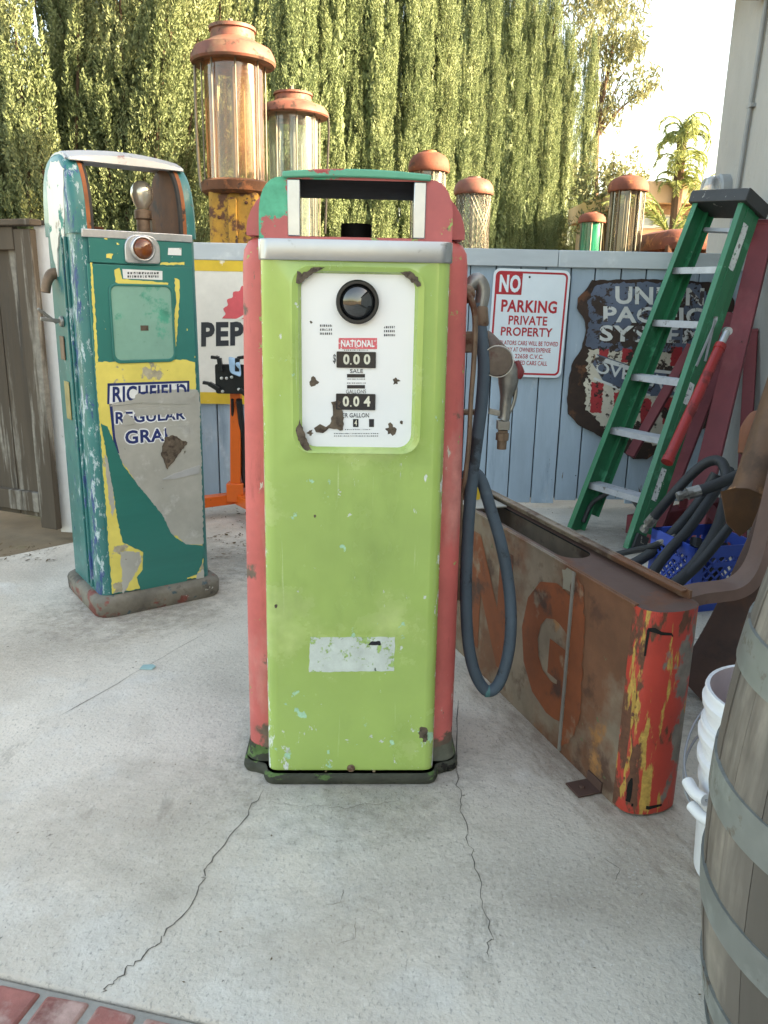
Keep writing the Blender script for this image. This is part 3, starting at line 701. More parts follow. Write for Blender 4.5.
def pump_tower(label, x0, x1, ytop, ycap, ybot, Y, mcap, mgl, style, mbase, rods=8, cage=False, name='visible_gas_pump'):
    c = P((x0 + x1) / 2, ybot, Y); R_ = (x1 - x0) / 2 / FPX * (c - _C).dot(_F); cx = c.x
    zt = P((x0 + x1) / 2, ytop, Y).z; zc = P((x0 + x1) / 2, ycap, Y - R_).z; zb = c.z
    t = thing(name, label, 'gas pump', (cx, Y, -.04), 0, 'old visible gas pumps behind the fence')
    zt += .04; zc += .04; zb += .04
    hh = zt - zc
    b = MB()
    if style == 'tier':
        prof = [(R_ * 1.08, zc + .005), (R_ * 1.30, zc), (R_ * 1.34, zc + hh * .06), (R_ * 1.32, zc + hh * .2), (R_ * 1.2, zc + hh * .40), (R_ * .85, zc + hh * .55), (R_ * .70, zc + hh * .64), (R_ * .68, zc + hh * .86), (R_ * .74, zc + hh * .88), (R_ * .73, zc + hh * .97), (R_ * .6, zc + hh), (.01, zc + hh * 1.0)]
    else:
        prof = [(R_ * 1.02, zc + .004), (R_ * 1.14, zc), (R_ * 1.18, zc + hh * .06), (R_ * 1.18, zc + hh * .22), (R_ * 1.12, zc + hh * .5), (R_ * .92, zc + hh * .76), (R_ * .6, zc + hh * .9), (R_ * .42, zc + hh * .93), (R_ * .40, zc + hh), (.01, zc + hh)]
    b.lathe(prof, 40, cap0=True)
    cp = b.build('cap', mcap, t)
    if style == 'tier':
        k = MB(); k.tube([(-.01, 0, zt - .005), (-.01, 0, zt + .05)], [.03, .012], 8); k.build('finial', m_rod, cp)
    b = MB(); b.lathe([(R_ * .93, zb), (R_ * .93, zc + .01)], 40, cap0=False, cap1=False); b.build('glass_cylinder', mgl, t)
    b = MB()
    for i in range(rods):
        a = 2 * math.pi * (i + .3) / rods; b.tube([(R_ * 1.0 * math.cos(a), R_ * 1.0 * math.sin(a), zb), (R_ * 1.0 * math.cos(a), R_ * 1.0 * math.sin(a), zc + .01)], .006 if not cage else .004, 6)
    if cage:
        n = 30; L_ = zc - zb; tw = L_ / (R_ * 2.0)
        for sg in (-1, 1):
            for i in range(n):
                pth = []
                for s in range(15):
                    a = 2 * math.pi * i / n + sg * tw * s / 14; pth.append((R_ * 1.02 * math.cos(a), R_ * 1.02 * math.sin(a), zb + L_ * s / 14))
                b.tube(pth, .0024, 4)
    b.build('wire_cage' if cage else 'guard_rods', m_rod, t)
    b = MB(); b.tube([(0, 0, zb), (0, 0, zc)], .014, 8); b.tube([(R_ * .3, .02, zb), (R_ * .3, .02, zb + (zc - zb) * .8)], .008, 6); b.build('inner_pipe', m_rod, t)
    b = MB(); b.lathe([(R_ * 1.0, zb - .08), (R_ * 1.12, zb - .06), (R_ * 1.14, zb), (R_ * 1.02, zb + .015), (R_ * .9, zb + .016)], 40); b.build('collar', mbase if style != 'tier' else m_rust, t)
    w_ = R_ * .80; z1 = zb - .07
    b = MB(); b.prism(rrect(-w_, w_, -w_, w_, w_ * .25, 4), 0.09, z1, 'z')
    b.box((0, -w_ - .012, z1 * .5), (w_ * .35, .02, z1 * .96)); b.build('column', mbase, t, bevel=.006)
    for i in range(3 if style == 'tier' else 0):
        b = MB(); z = z1 - .07 - i * .10; b.lathe([(.012, 0), (.012, .008), (.002, .012)], 8, ((-1) ** i * w_ * .55, -w_, z), 'y'); b.build('rivet', m_rust, t)
    b = MB(); b.prism(rrect(-w_ * 1.5, w_ * 1.5, -w_ * 1.5, w_ * 1.5, .04, 3), 0, .09, 'z'); b.build('foot', m_rust, t, bevel=.01)
    return t, R_, zb, zc
t1, R1, zb1, zc1 = pump_tower('tallest visible gas pump with rust stained glass and yellow column left of the green pump', 206, 267, 27, 57, 184, 6.1, m_cap, gl_old, 'tier', m_yel)
b = MB(); b.tube([(-R1 * 1.22, 0, zc1 + .02), (-R1 * 1.24, 0, (zb1 + zc1) / 2), (-R1 * 1.15, -.02, zb1 - .02), (-R1 * .9, -.03, zb1 - .05)], .011, 8, smooth=4); b.build('overflow_pipe', m_rod, t1)
t2, R2, zb2, zc2 = pump_tower('second tallest visible gas pump with clear glass and red cap behind the green pump', 269, 320, 93, 112, 246, 6.9, m_cap, gl_clr, 'tier', m_cap)
b = MB(); b.tube([(R2 * 1.3, 0, zc2 + .03), (R2 * 1.34, 0, zc2 - .08), (R2 * 1.3, 0, zc2 - .3), (R2 * 1.2, 0, zb2 + .1)], .009, 8, smooth=4); b.build('overflow_pipe', m_back, t2)
b = MB(); b.patch([(-.03, -R2 * .94, zb2 + .22), (.05, -R2 * .94, zb2 + .24), (.05, -R2 * .94, zb2 + .31), (.0, -R2 * .94, zb2 + .34), (-.03, -R2 * .94, zb2 + .29)], (0, -1, 0), .002); b.build('blue_tag', mat('blue_tag', S(90, 140, 200), .5), t2)
t3 = pump_tower('visible gas pump showing only a low rusty dome cap behind the green pump', 409, 443, 151, 170, 262, 7.4, m_capr, gl_clr, 'dome', m_rust)[0]
t4 = pump_tower('visible gas pump with a diamond wire mesh cage round its glass', 454, 487, 177, 193, 262, 6.8, m_cap, gl_clr, 'dome', m_cap, 6, True)[0]
t5 = pump_tower('smallest visible gas pump, its glass half full of teal liquid', 577, 600, 212, 222, 262, 7.6, m_capr, gl_teal, 'dome', m_rust, 6)[0]
t6 = pump_tower('visible gas pump with tall grimy glass cylinder and dark dome cap on the right', 605, 638, 175, 190, 262, 7.2, m_capr, gl_dark, 'dome', m_rust, 10)[0]

# rusty truck cab beyond the fence
q = P(668, 250, 7.4)
cab = thing('truck_cab', 'rusty old truck cab roof showing over the fence behind the ladder', 'truck cab', (q.x + .08, 7.4, -.04), 8)
zt = P(668, 231, 7.4).z + .04; zs = zt - .17
b = MB()
rs_ = []
for z, k in ((zs, 1.0), (zs + .05, 1.02), (zs + .09, .98), (zt - .03, .86), (zt, .55)):
    rs_.append([(a * k, c * k, z) for a, c in rrect(-.30, .42, -.42, .42, .14, 6)])
b.rings(rs_, 0, False, True); b.build('roof', m_capr, cab)
for x in (-.27, .06, .39):
    for y in (-.38, .38):
        b = MB(); b.beam((x, y, zs - .36), (x * .97, y * .97, zs + .03), .05, .05, (0, 1, 0)); b.build('window_pillar', m_rust, cab, bevel=.01)
b = MB(); b.prism(rrect(-.33, .45, -.45, .45, .12, 5), .35, zs - .34, 'z'); b.build('body', m_rust, cab, bevel=.02)
b = MB(); b.box((.06, .30, zs - .12), (.6, .01, .36)); b.build('rear_panel', m_rust, cab)
for x in (-.2, .3):
    b = MB(); b.lathe([(.2, -.08), (.33, -.07), (.36, -.03), (.36, .03), (.33, .07), (.2, .08)], 24, (x, -.38 if x < 0 else .38, .36), 'y'); b.build('wheel', m_back, cab)

# ================================================================== SIGNS ON THE FENCE
def fl(x, y): return FL(x, y, FO, FR, fy)
m_signw = mat('sign_white', S(225, 222, 214), .35, var=.05, vs_=5, layers=[dict(c=S(168, 132, 104), s=8, t=.66, w=.08, h=0, a=.7), dict(c=RUSTD, s=11, t=.70, w=.015)], coat=.2)
m_signy = mat('sign_yellow', S(222, 186, 62), .4, var=.08, layers=[dict(c=S(150, 120, 60), s=14, t=.62, w=.05), dict(c=S(225, 215, 190), s=8, t=.64, w=.04, off=4)])
m_navy = mat('sign_black', S(38, 42, 50), .45, var=.1, layers=[dict(c=S(215, 210, 200), s=26, t=.67, w=.02)])
m_red = mat('sign_pink_red', S(222, 92, 100), .4, var=.1, layers=[dict(c=S(230, 170, 165), s=14, t=.63, w=.05)])
cola = thing('soda_sign', 'white enamel sign with black PEPSI lettering and yellow bands on the fence', 'sign', (*FO, 0), FR)
b = MB(); b.box((-.72, fy + .012, .962), (1.16, .012, .776)); b.build('sign_plate', m_signw, cola, bevel=.003)
for z0, z1 in ((1.285, 1.349), (.576, .640)):
    b = MB(); flat(b, [(-1.299, z0), (-.141, z0), (-.141, z1), (-1.299, z1)], fy + .006, 0, .0015); b.build('yellow_band', m_signy, cola)
b = MB(); p0 = fl(201, 347); p1 = fl(263, 345); p2 = fl(263, 321); p3 = fl(201, 322); text(b, 'PEPSI', (p0, p1, p2, p3), fy + .004, 0, .045); b.build('lettering', m_navy, cola)
cx, cz = fl(263, 320); b = MB(); out = []
for i in range(61):
    a = math.pi * i / 60; rr = .212 + .009 * math.cos(a * 24); out.append((cx + rr * math.cos(a), cz + .004 + rr * math.sin(a) * .9))
flat(b, out, fy + .005, 0, .0012)
wv = [(cx + x, cz + .035 + .05 * math.sin(x * 16 + 1.2)) for x in np.linspace(-.19, .19, 24)]
flat(b, wv + [(x, z + .014) for x, z in wv[::-1]], fy + .0035, 1, .0006)
b.build('bottle_cap_mark', [m_red, m_signw], cola)

np_ = thing('parking_sign', 'white NO PARKING PRIVATE PROPERTY sign with red lettering on the blue fence', 'sign', (*FO, 0), FR)
m_npw = mat('parking_white', S(214, 226, 234), .4, var=.03, vs_=3, coat=.1); m_npr = mat('parking_red', S(178, 34, 48), .45, var=.1, layers=[dict(c=S(205, 110, 116), s=30, t=.62, w=.05, h=0)])
sx0, sz1 = fl(494, 268); sx1, _ = fl(571, 271); _, sz0 = fl(560, 377); Wd, Hd = sx1 - sx0, sz1 - sz0
tl_ = -.055
def sp(u, v): return (sx0 + u * Wd + (v - 1) * .012, sz0 + v * Hd - u * .006)
def srect(u0, u1, v0, v1, r=.02): return [sp(a / Wd, c / Hd) for a, c in rrect(u0 * Wd, u1 * Wd, v0 * Hd, v1 * Hd, r, 5)]
b = MB(); b.prism(srect(0, 1, 0, 1, .035), fy - .001, fy + .004, 'y'); b.build('sign_plate', m_npw, np_)
b = MB(); b.frame(srect(.03, .97, .022, .978, .028), srect(.055, .945, .04, .96, .02), fy - .0018, fy - .0008); b.build('red_border', m_npr, np_)
b = MB(); flat(b, srect(.052, .38, .765, .962, .003), fy - .001, 0, .0008); b.build('red_field', m_npr, np_)
def cr(u0, u1, v0, v1): return (sp(u0, v0), sp(u1, v0), sp(u1, v1), sp(u0, v1))
b = MB(); text(b, 'NO', cr(.085, .36, .785, .945), fy - .0025, 0, .04); b.build('white_lettering', m_npw, np_)
for s_, q_, bo in (('PARKING', cr(.13, .86, .605, .72), .03), ('PRIVATE', cr(.24, .75, .49, .575), .02), ('PROPERTY', cr(.15, .83, .385, .468), .02)):
    b = MB(); text(b, s_, q_, fy - .0022, 0, bo); b.build('red_lettering', m_npr, np_)
for i, (s_, u0, u1) in enumerate((('VIOLATORS CARS WILL BE TOWED', .09, .92), ('AWAY AT OWNERS EXPENSE', .17, .83), ('22658 C.V.C.', .36, .74), ('TOWED CARS CALL', .3, .8))):
    v0 = .300 - i * .062; b = MB(); text(b, s_, cr(u0, u1, v0, v0 + .042), fy - .0022, 0, .012); b.build('small_lettering', m_npr, np_)
for u, v in ((.47, .93), (.43, .075)):
    b = MB(); a, c = sp(u, v); b.lathe([(.006, 0), (.005, .003), (.001, .004)], 10, (a, fy - .001, c), 'y'); b.build('screw', m_back, np_)

# shield sign
sh = thing('shield_sign', 'rust eaten railroad shield sign reading UNION PACIFIC SYSTEM OVERLAND behind the ladder', 'sign', (*FO, 0), FR)
m_shr = mat('shield_rust', S(52, 38, 32), .85, var=.25, vs_=8, bump=.4, layers=[dict(c=S(96, 60, 40), s=9, t=.6, w=.06, h=0)])
_w = [dict(c=S(56, 42, 36), s=8, d=10, t=.522, w=.02), dict(c=S(46, 36, 32), s=22, t=.58, w=.03, off=8)]
m_shb = mat('shield_blue', S(80, 92, 112), .45, var=.15, vs_=6, layers=_w); m_shw = mat('shield_white', S(190, 184, 170), .45, var=.1, layers=_w + [dict(c=S(150, 120, 84), s=9, t=.6, w=.06, off=3)])
m_shred = mat('shield_red', S(160, 48, 54), .45, var=.12, layers=_w); m_shl = mat('shield_letter', S(196, 200, 200), .45, var=.08, layers=[dict(c=S(70, 62, 62), s=12, d=10, t=.548, w=.03)])
half = [fl(*p) for p in ((645, 279), (612, 280), (592, 280), (588, 287), (578, 298), (577, 308), (584, 319), (586, 330), (582, 348), (573, 362), (569, 378), (567, 398), (568, 414), (577, 424), (590, 431), (604, 439), (620, 450), (633, 459))]
mx = 1.463; full = half + [(2 * mx - a, c) for a, c in half[::-1]]
full = [(min(a, 1.90), c) for a, c in full]
b = MB(); b.prism(jag(full, .003, 3, .02), fy - .004, fy + .004, 'y'); b.build('sign_plate', m_shr, sh)
b = MB(); pol = [fl(*p) for p in ((640, 282), (612, 283), (597, 285), (592, 292), (587, 303), (590, 318), (587, 330), (585, 345), (592, 349), (640, 352), (690, 352))]
flat(b, jag(pol + [fl(708, 352), fl(710, 300), fl(700, 284)], .006, 5, .012), fy - .004, 0)
b.build('blue_field', m_shb, sh)
b = MB(); z0 = fl(600, 350)[1]
lo_ = [fl(*p) for p in ((588, 349), (596, 349), (640, 352), (705, 352), (700, 400), (680, 430), (655, 445), (630, 440), (605, 430), (585, 410), (584, 392))]
flat(b, jag(lo_, .01, 7, .012), fy - .004, 0)
b.build('white_field', m_shw, sh)
for x0, x1, y0, y1 in ((598, 608, 348, 358), (621, 633, 348, 362), (646, 656, 349, 362), (670, 681, 346, 366), (590, 602, 382, 412), (613, 624, 392, 420), (640, 650, 398, 430), (662, 672, 396, 424)):
    b = MB(); flat(b, jag([fl(x0, y1), fl(x1 - 1, y1 + 1), fl(x1 + 1, y0 + 1), fl(x0 + 1, y0)], .004, x0, .008), fy - .0046, 0); b.build('red_stripe', m_shred, sh)
b = MB(); flat(b, [fl(592, 363), fl(597, 354), fl(632, 366), fl(690, 372), fl(690, 395), fl(650, 396), fl(627, 390), fl(603, 381)], fy - .005, 0)
flat(b, [fl(594, 360), fl(596, 355), fl(632, 367), fl(690, 373), fl(690, 376), (fl(632, 370))], fy - .0056, 1)
flat(b, [fl(593, 379), fl(594, 377), fl(622, 388), fl(650, 394), fl(650, 396), fl(622, 391)], fy - .0056, 1)
b.build('blue_ribbon', [m_shb, m_shl], sh)
def tw(s_, bl_, br_, tr_, tl__, bold=.03):
    b = MB(); text(b, s_, (fl(*bl_), fl(*br_), fl(*tr_), fl(*tl__)), fy - .0062, 0, bold); b.build('lettering', m_shl, sh)
tw('UNION', (615, 304), (703, 306), (704, 288), (615, 286)); tw('PACIFIC', (603, 322), (704, 325), (704, 308), (603, 306)); tw('SYSTEM', (599, 341), (702, 344), (703, 327), (600, 325)); tw('OVERLAND', (594, 372), (690, 396), (690, 381), (596, 361), .02)

# ================================================================== GREEN PUMP
GO, GR = (-.077, 1.977), 2.0
def gl_(x, y, Y=-.20): return FL(x, y, GO, GR, Y)
blue_s = S(150, 190, 190)
m_green = mat('green_paint', S(158, 186, 102), .24, var=.07, vs_=2.2, coat=.5, bump=.4, bscale=3.2, layers=[
    dict(c=S(186, 202, 150), s=70, d=6, t=.655, w=.05, off=71, st=(1, 1, .03), h=-.2, a=.6), dict(c=S(118, 112, 78), s=30, d=8, t=.68, w=.06, off=83, st=(1, 1, .05), h=0, a=.6),
    dict(c=S(214, 222, 216), s=38, d=10, t=.665, w=.03, off=31, st=(1, 1, .35), rg=.7, g=[('x', -.188, -.206, .15), ('x', .188, .206, .12), ('z', .22, .05, .045)]),
    dict(c=S(112, 138, 72), s=2.6, d=9, t=.57, w=.10, r=.45, h=0, a=.4, off=61, st=(1, 1, .4)),
    dict(c=S(178, 196, 128), s=3.5, t=.54, w=.12, r=.4, h=0, a=.7),
    dict(c=S(160, 205, 175), s=17, t=.672, w=.02, off=2, g=[('z', .35, .05, .055)]),
    dict(c=S(205, 215, 205), s=24, t=.69, w=.015, off=6, g=[('z', .4, .06, .045)]),
    dict(c=S(84, 74, 60), s=30, t=.742, w=.01, off=9, g=[('z', .2, .03, .03)])])
m_pred = mat('faded_red_paint', S(198, 98, 94), .55, var=.12, vs_=4, bump=.05, layers=[
    dict(c=S(168, 82, 78), s=16, d=10, t=.54, w=.10, off=41, h=0, a=.6, st=(1, 1, .2), rg=.7), dict(c=S(128, 100, 88), s=34, d=10, t=.64, w=.04, off=47, st=(1, 1, .4), rg=.72), dict(c=S(200, 134, 126), s=7, t=.52, w=.12, h=0, a=.7, st=(1, 1, .3)),
    dict(c=S(150, 170, 100), s=22, d=10, t=.655, w=.02, off=5, rg=.7, g=[('z', .9, 1.3, .08)]), dict(c=S(206, 196, 186), s=40, d=9, t=.66, w=.03, off=15, st=(1, 1, .3), rg=.7, g=[('x', .245, .262, .06), ('x', -.245, -.262, .06)]),
    dict(c=S(110, 92, 80), s=9, t=.64, w=.05, off=8, g=[('z', .16, .04, .22)])])
m_head = mat('head_paint', S(190, 98, 98), .5, var=.1, vs_=6, bump=.05, layers=[
    dict(c=S(150, 176, 104), s=13, d=10, t=.60, w=.02, off=3, rg=.68, g=[('x', .15, .22, .09), ('x', -.17, -.22, .06)]), dict(c=S(76, 172, 140), s=9, d=10, t=.62, w=.015, off=16, rg=.66, g=[('x', -.12, -.17, .16), ('z', 1.315, 1.385, .10), ('x', -.05, .0, -.16)]),
    dict(c=S(120, 104, 96), s=22, t=.68, w=.015, off=11)])
m_roofp = mat('roof_paint', S(84, 168, 140), .5, var=.1, vs_=6, layers=[dict(c=S(176, 84, 84), s=9, t=.54, w=.015, st=(1, 1, 2)), dict(c=S(120, 110, 90), s=18, t=.64, w=.02)])
m_baseg = mat('base_chipped', S(92, 94, 82), .8, var=.2, vs_=10, bump=.4, layers=[dict(c=S(112, 146, 88), s=18, d=10, t=.55, w=.03, st=(.4, 1, 1), rg=.7), dict(c=S(46, 44, 40), s=18, t=.60, w=.03)])
m_blk = mat('dark_interior', S(26, 26, 25), .7, var=.2, spec=.2); m_black = mat('black_paint', S(22, 22, 23), .4, var=.15)
m_chrome = mat('worn_chrome', (.50, .52, .54), .34, 1.0, var=.06, vs_=9, layers=[dict(c=(.32, .32, .31), s=16, d=10, t=.66, w=.05, r=.5, m=.8, h=0)])
m_band = mat('brushed_band', (.46, .47, .48), .42, 1.0, var=.05, vs_=5, bump=.12, bscale=7, layers=[dict(c=(.30, .30, .29), s=20, d=10, t=.66, w=.05, r=.6, m=.7, h=0)])
m_alu = mat('aluminium', (.56, .57, .58), .42, 1.0, var=.08, vs_=14)
m_cast = mat('cast_metal', S(138, 137, 133), .42, .75, var=.15, vs_=16, bump=.2, layers=[dict(c=S(96, 92, 86), s=14, t=.55, w=.08, r=.6, m=.3, h=0)])
m_iron = mat('rusty_iron', S(120, 100, 84), .6, .35, var=.2, vs_=14, layers=[dict(c=RUST, s=16, t=.56, w=.06)])
m_porc = mat('porcelain', S(232, 236, 238), .14, var=.015, vs_=3, coat=.3, layers=[dict(c=S(206, 200, 186), s=7, t=.66, w=.07, r=.3, h=0, a=.7)])
m_chip = mat('chip_rust', S(92, 80, 68), .8, var=.3, vs_=40, bump=.5, layers=[dict(c=S(60, 46, 38), s=60, t=.52, w=.1)])
m_ink = mat('ink', S(70, 74, 80), .5, layers=[dict(c=S(225, 228, 230), s=220, t=.58, w=.05, h=0)]); m_pink = mat('red_ink', S(222, 100, 110), .4, layers=[dict(c=S(235, 215, 215), s=150, t=.57, w=.06, h=0)])
m_digit = mat('digit_white', S(214, 212, 196), .5); m_dark = mat('counter_black', S(30, 34, 42), .25)
m_lens = mat('dial_glass', (.012, .014, .016), .03, spec=.9, coat=1.0)
gp = thing('green_gas_pump', 'faded lime green gas pump with red sides standing in the middle of the concrete', 'gas pump', (*GO, 0), GR)

def plan(wf, wb, yf, yb, yn, r=.03):
    """plan outline with a narrower bulge at the front"""
    o = []
    for i in range(6): a = math.pi + math.pi / 2 * i / 5; o.append((-wf + r + r * math.cos(a), yf + r + r * math.sin(a)))
    for i in range(6): a = 1.5 * math.pi + math.pi / 2 * i / 5; o.append((wf - r + r * math.cos(a), yf + r + r * math.sin(a)))
    o += [(wf + .004, yn - .012)]
    for i in range(6): a = 1.5 * math.pi + math.pi / 2 * i / 5; o.append((wb - r + r * math.cos(a), yn + r + r * math.sin(a)))
    for i in range(6): a = math.pi / 2 * i / 5; o.append((wb - r + r * math.cos(a), yb - r + r * math.sin(a)))
    for i in range(6): a = math.pi / 2 + math.pi / 2 * i / 5; o.append((-wb + r + r * math.cos(a), yb - r + r * math.sin(a)))
    for i in range(6): a = math.pi + math.pi / 2 * i / 5; o.append((-wb + r + r * math.cos(a), yn + r + r * math.sin(a)))
    o += [(-wf - .004, yn - .012)]
    return o
b = MB()
rg = []
for z, e in ((0, 0), (.010, .003), (.022, .001), (.028, -.005)):
    rg.append([(x, y, z) for x, y in plan(.216 + e, .273 + e, -.216 - e, .178 + e, -.162 - e)])
b.rings(rg, 0, True, True)
for sg in (-1, 1):
    rg = []
    for z, w_, i_ in ((.02, .272, 0), (.035, .2675, .006), (.052, .2645, .009), (.068, .2635, .0105)):
        rg.append([(sg * x, y, z) for x, y in [(.19, -.160 + i_)] + [(w_ - .045 + .045 * math.cos(1.5 * math.pi + math.pi / 2 * i / 6), -.160 + i_ + .045 + .045 * math.sin(1.5 * math.pi + math.pi / 2 * i / 6)) for i in range(7)] + [(w_, .165 - i_), (.19, .165 - i_)]])
    b.rings(rg, 0, True, True); b.build('base', m_baseg, gp, ang=50)

def side(sg):
    b = MB(); rg = []
    for z, w_, in_ in ((.045, .262, 0), (.3, .2615, 0), (.7, .258, 0), (1.0, .254, 0), (1.24, .250, 0), (1.27, .247, .003), (1.288, .238, .012), (1.297, .224, .024)):
        o = [(.17, -.150 + in_)]
        for i in range(7): a = 1.5 * math.pi + math.pi / 2 * i / 6; o.append((w_ - .045 + .045 * math.cos(a), -.150 + in_ + .045 + .045 * math.sin(a)))
        for i in range(7): a = math.pi / 2 * i / 6; o.append((w_ - .045 + .045 * math.cos(a), .155 - in_ - .045 + .045 * math.sin(a)))
        o.append((.17, .155 - in_)); rg.append([(sg * x, y, z) for x, y in o])
    b.rings(rg, 0, True, True); return b.build('side_panel', m_pred, gp, ang=50)
side(-1); side(1)
# front panel with a pressed surround for the dial
b = MB(); yf = -.20
def wz(z): return .207 - .0035 * z
def edge(sg):
    rg = []
    for z in (.03, .4, .85, 1.25):
        W = wz(z); rg.append([(sg * x, y, z) for x, y in ((W - .004, -.12), (W, -.135), (W, -.178), (W - .003, -.188), (W - .009, -.195), (W - .017, -.199), (W - .026, yf))])
    b.rings(rg, 0, closed=False)
edge(1); edge(-1)
W0, W8, W1 = wz(.03) - .026, wz(.80) - .026, wz(1.25) - .026
b.add([(-W0, yf, .03), (W0, yf, .03), (W8, yf, .80), (-W8, yf, .80)], [(0, 1, 2, 3)])
cxd, wd0 = .006, .147
outr = rrect(-W8, W8, .80, 1.25, .0015, 6)
outr = [((x * (W1 / W8) if z > 1.0 else x), z) for x, z in outr]
r0 = rrect(cxd - .148, cxd + .148, .830, 1.241, .044, 6); r1 = rrect(cxd - .141, cxd + .141, .836, 1.236, .041, 6); r2 = rrect(cxd - .128, cxd + .128, .842, 1.226, .036, 6); r3 = rrect(cxd - .121, cxd + .121, .849, 1.221, .03, 6)
b.rings([[(x, yf, z) for x, z in outr], [(x, yf, z) for x, z in r0], [(x, yf - .004, z) for x, z in r1], [(x, yf - .001, z) for x, z in r2], [(x, yf + .012, z) for x, z in r3]])
b.add([(-W0 - .02, -.18, .03), (W0 + .02, -.18, .03), (W0 + .02, -.12, .03), (-W0 - .02, -.12, .03)], [(0, 1, 2, 3)])
fp = b.build('front_panel', m_green, gp, ang=40)
ch = MB()   # rust where the paint has chipped at the dial corners and along the foot
def chip(px_, th=.0012, Y=yf - .0015, seed=1, amp=.002): flat(ch, jag([gl_(*p, Y) for p in px_], amp, seed, .005), Y, 0, th)
chip([(297, 271), (302, 274), (311, 268), (325, 267), (318, 271), (305, 279), (299, 284), (296, 283)], seed=2, Y=yf - .003)
chip([(400, 272), (410, 271), (418, 277), (421, 286), (417, 287), (410, 280)], seed=3, Y=yf - .003)
chip([(296, 428), (300, 419), (303, 430), (309, 444), (312, 450), (305, 450), (298, 440)], seed=4, Y=yf - .003)
for px_ in (((416, 436), 2.2), ((423, 733), 4.5), ((315, 516), 1.2), ((276, 606), 1.5), ((425, 738), 3)):
    (x, y), r_ = px_; c = gl_(x, y); flat(ch, blob(c[0], c[1], r_ * .0026, r_ * .004, int(x)), yf, 0, .0006)
ch.build('rust_chips', m_chip, fp)
b = MB(); rear = [(x, y) for x, y in rrect(-.20, .20, -.10, .158, .03, 5)]; b.prism(rear, .05, 1.28, 'z'); b.build('rear_panel', m_green, gp, bevel=.004)
# bright band
b = MB(); o1 = rrect(-.2055, .2055, -.206, .1, .028, 6)
b.rings([[(x, y, 1.247) for x, y in o1], [(x * 1.004, y * 1.005, 1.249) for x, y in o1], [(x * 1.004, y * 1.005, 1.2875) for x, y in o1], [(x, y, 1.2895) for x, y in o1]], 0, True, True)
b.build('trim_band', m_band, gp, ang=30)
# head
b = MB()
def arch(pts, k, w_): return [(x, z + k * (1 - (x / w_) ** 2) if z > 1.36 else z) for x, z in pts]
inn = rrect(-.1425, .1455, 1.295, 1.407, .003, 7)
b.frame(srect_top(-.203, .203, 1.284, 1.412, .056, .088, 2.6), inn, -.193, -.125, 'y', 0, 1)
b.frame(srect_top(-.238, .238, 1.300, 1.411, .094, .098, 1.75), inn, -.125, .15, 'y', 2, 1)
b.box((0, -.02, 1.289), (.39, .33, .009), 1)
b.build('head', [m_head, m_blk, mat('head_red_paint', S(192, 94, 94), .5, var=.1, vs_=6, layers=[dict(c=S(150, 172, 112), s=20, d=10, t=.59, w=.02, rg=.7), dict(c=S(110, 96, 86), s=26, d=10, t=.64, w=.02, off=5, rg=.7)])], gp, bevel=.004)
b = MB(); A = [(-.152 + .306 * i / 16) for i in range(17)]
lo = [(x, 1.408 + .004 * (1 - (x / .155) ** 2)) for x in A]; hi = [(x, z + .012 + .004 * (1 - (x / .155) ** 2)) for x, z in lo]
b.prism(lo + hi[::-1], -.203, .155, 'y'); b.lathe([(.05, 0), (.05, .008), (.045, .012), (.0, .013)], 24, (0, .02, 1.427), 'z', M=Matrix.Diagonal((1.6, 1, 1, 1)))
b.build('roof_cap', m_roofp, gp, bevel=.003)
for x0, x1 in ((-.1425, -.116), (.1195, .1455)):
    b = MB(); b.box(((x0 + x1) / 2, -.189, 1.351), (x1 - x0, .014, .111)); b.build('window_trim', m_chrome, gp, bevel=.002)
b = MB(); b.lathe([(.05, 0), (.05, .004), (.036, .008), (.036, .04), (.034, .043), (.026, .043), (.026, .02)], 28, (.0, .0, 1.2935)); b.build('lamp_socket', m_blk, gp)
b = MB(); b.box((-.085, .05, 1.302), (.05, .04, .017)); b.build('terminal_box', m_blk, gp, bevel=.003)

# dial plate
dy = yf + .0105
b = MB(); b.prism(rrect(cxd - .1235, cxd + .1235, .847, 1.223, .03, 6), dy, dy + .004, 'y', 0)
for px_, r_ in (((311, 322), 1.3), ((314.5, 382), 4.2), ((396, 381), 3.6), ((310, 433), 3), ((391.5, 429), 5), ((401.5, 422), 1.6)):
    c = gl_(*px_, dy); flat(b, jag(blob(c[0], c[1], r_ * .0021, r_ * .0024, int(px_[0] * 7), 14, .8), .0008, 3, .003), dy, 1, .0005)
pol = [(331, 402), (338, 400), (341, 402), (338, 406), (343, 412), (344, 424), (343, 430), (334, 429), (329, 428), (323, 433), (316, 432), (314, 428), (320, 424), (326, 427), (330, 424), (333, 412)]
flat(b, jag([gl_(*p, dy) for p in pol], .002, 8, .006), dy, 1, .0022)
dial = b.build('dial_plate', [m_porc, m_chip], gp)
def dl(x, y): return gl_(x, y, dy)
def dq(x0, x1, y0, y1): return (dl(x0, y1), dl(x1, y1), dl(x1, y0), dl(x0, y0))
b = MB()
text(b, 'SALE', dq(350, 363, 369, 373), dy - .0008, 0, .02); text(b, 'GALLONS', dq(346, 366, 389.5, 393.5), dy - .0008, 0, .004); text(b, 'PER GALLON', dq(340, 369, 413, 417.5), dy - .0008, 0, .02)
text(b, '$', dq(333, 336, 354, 364), dy - .0008, 0, .02)
rnd = random.Random(2)
def scribble(x0, x1, y, h=1.4):   # print too small to read
    x = x0
    while x < x1:
        wl = rnd.uniform(.6, 1.5); c = dq(x, min(x + wl, x1), y, y + h); b.add([(p[0], dy - .0008, p[1]) for p in c], [(0, 1, 2, 3)], 0); x += wl + rnd.uniform(.5, 1.0)
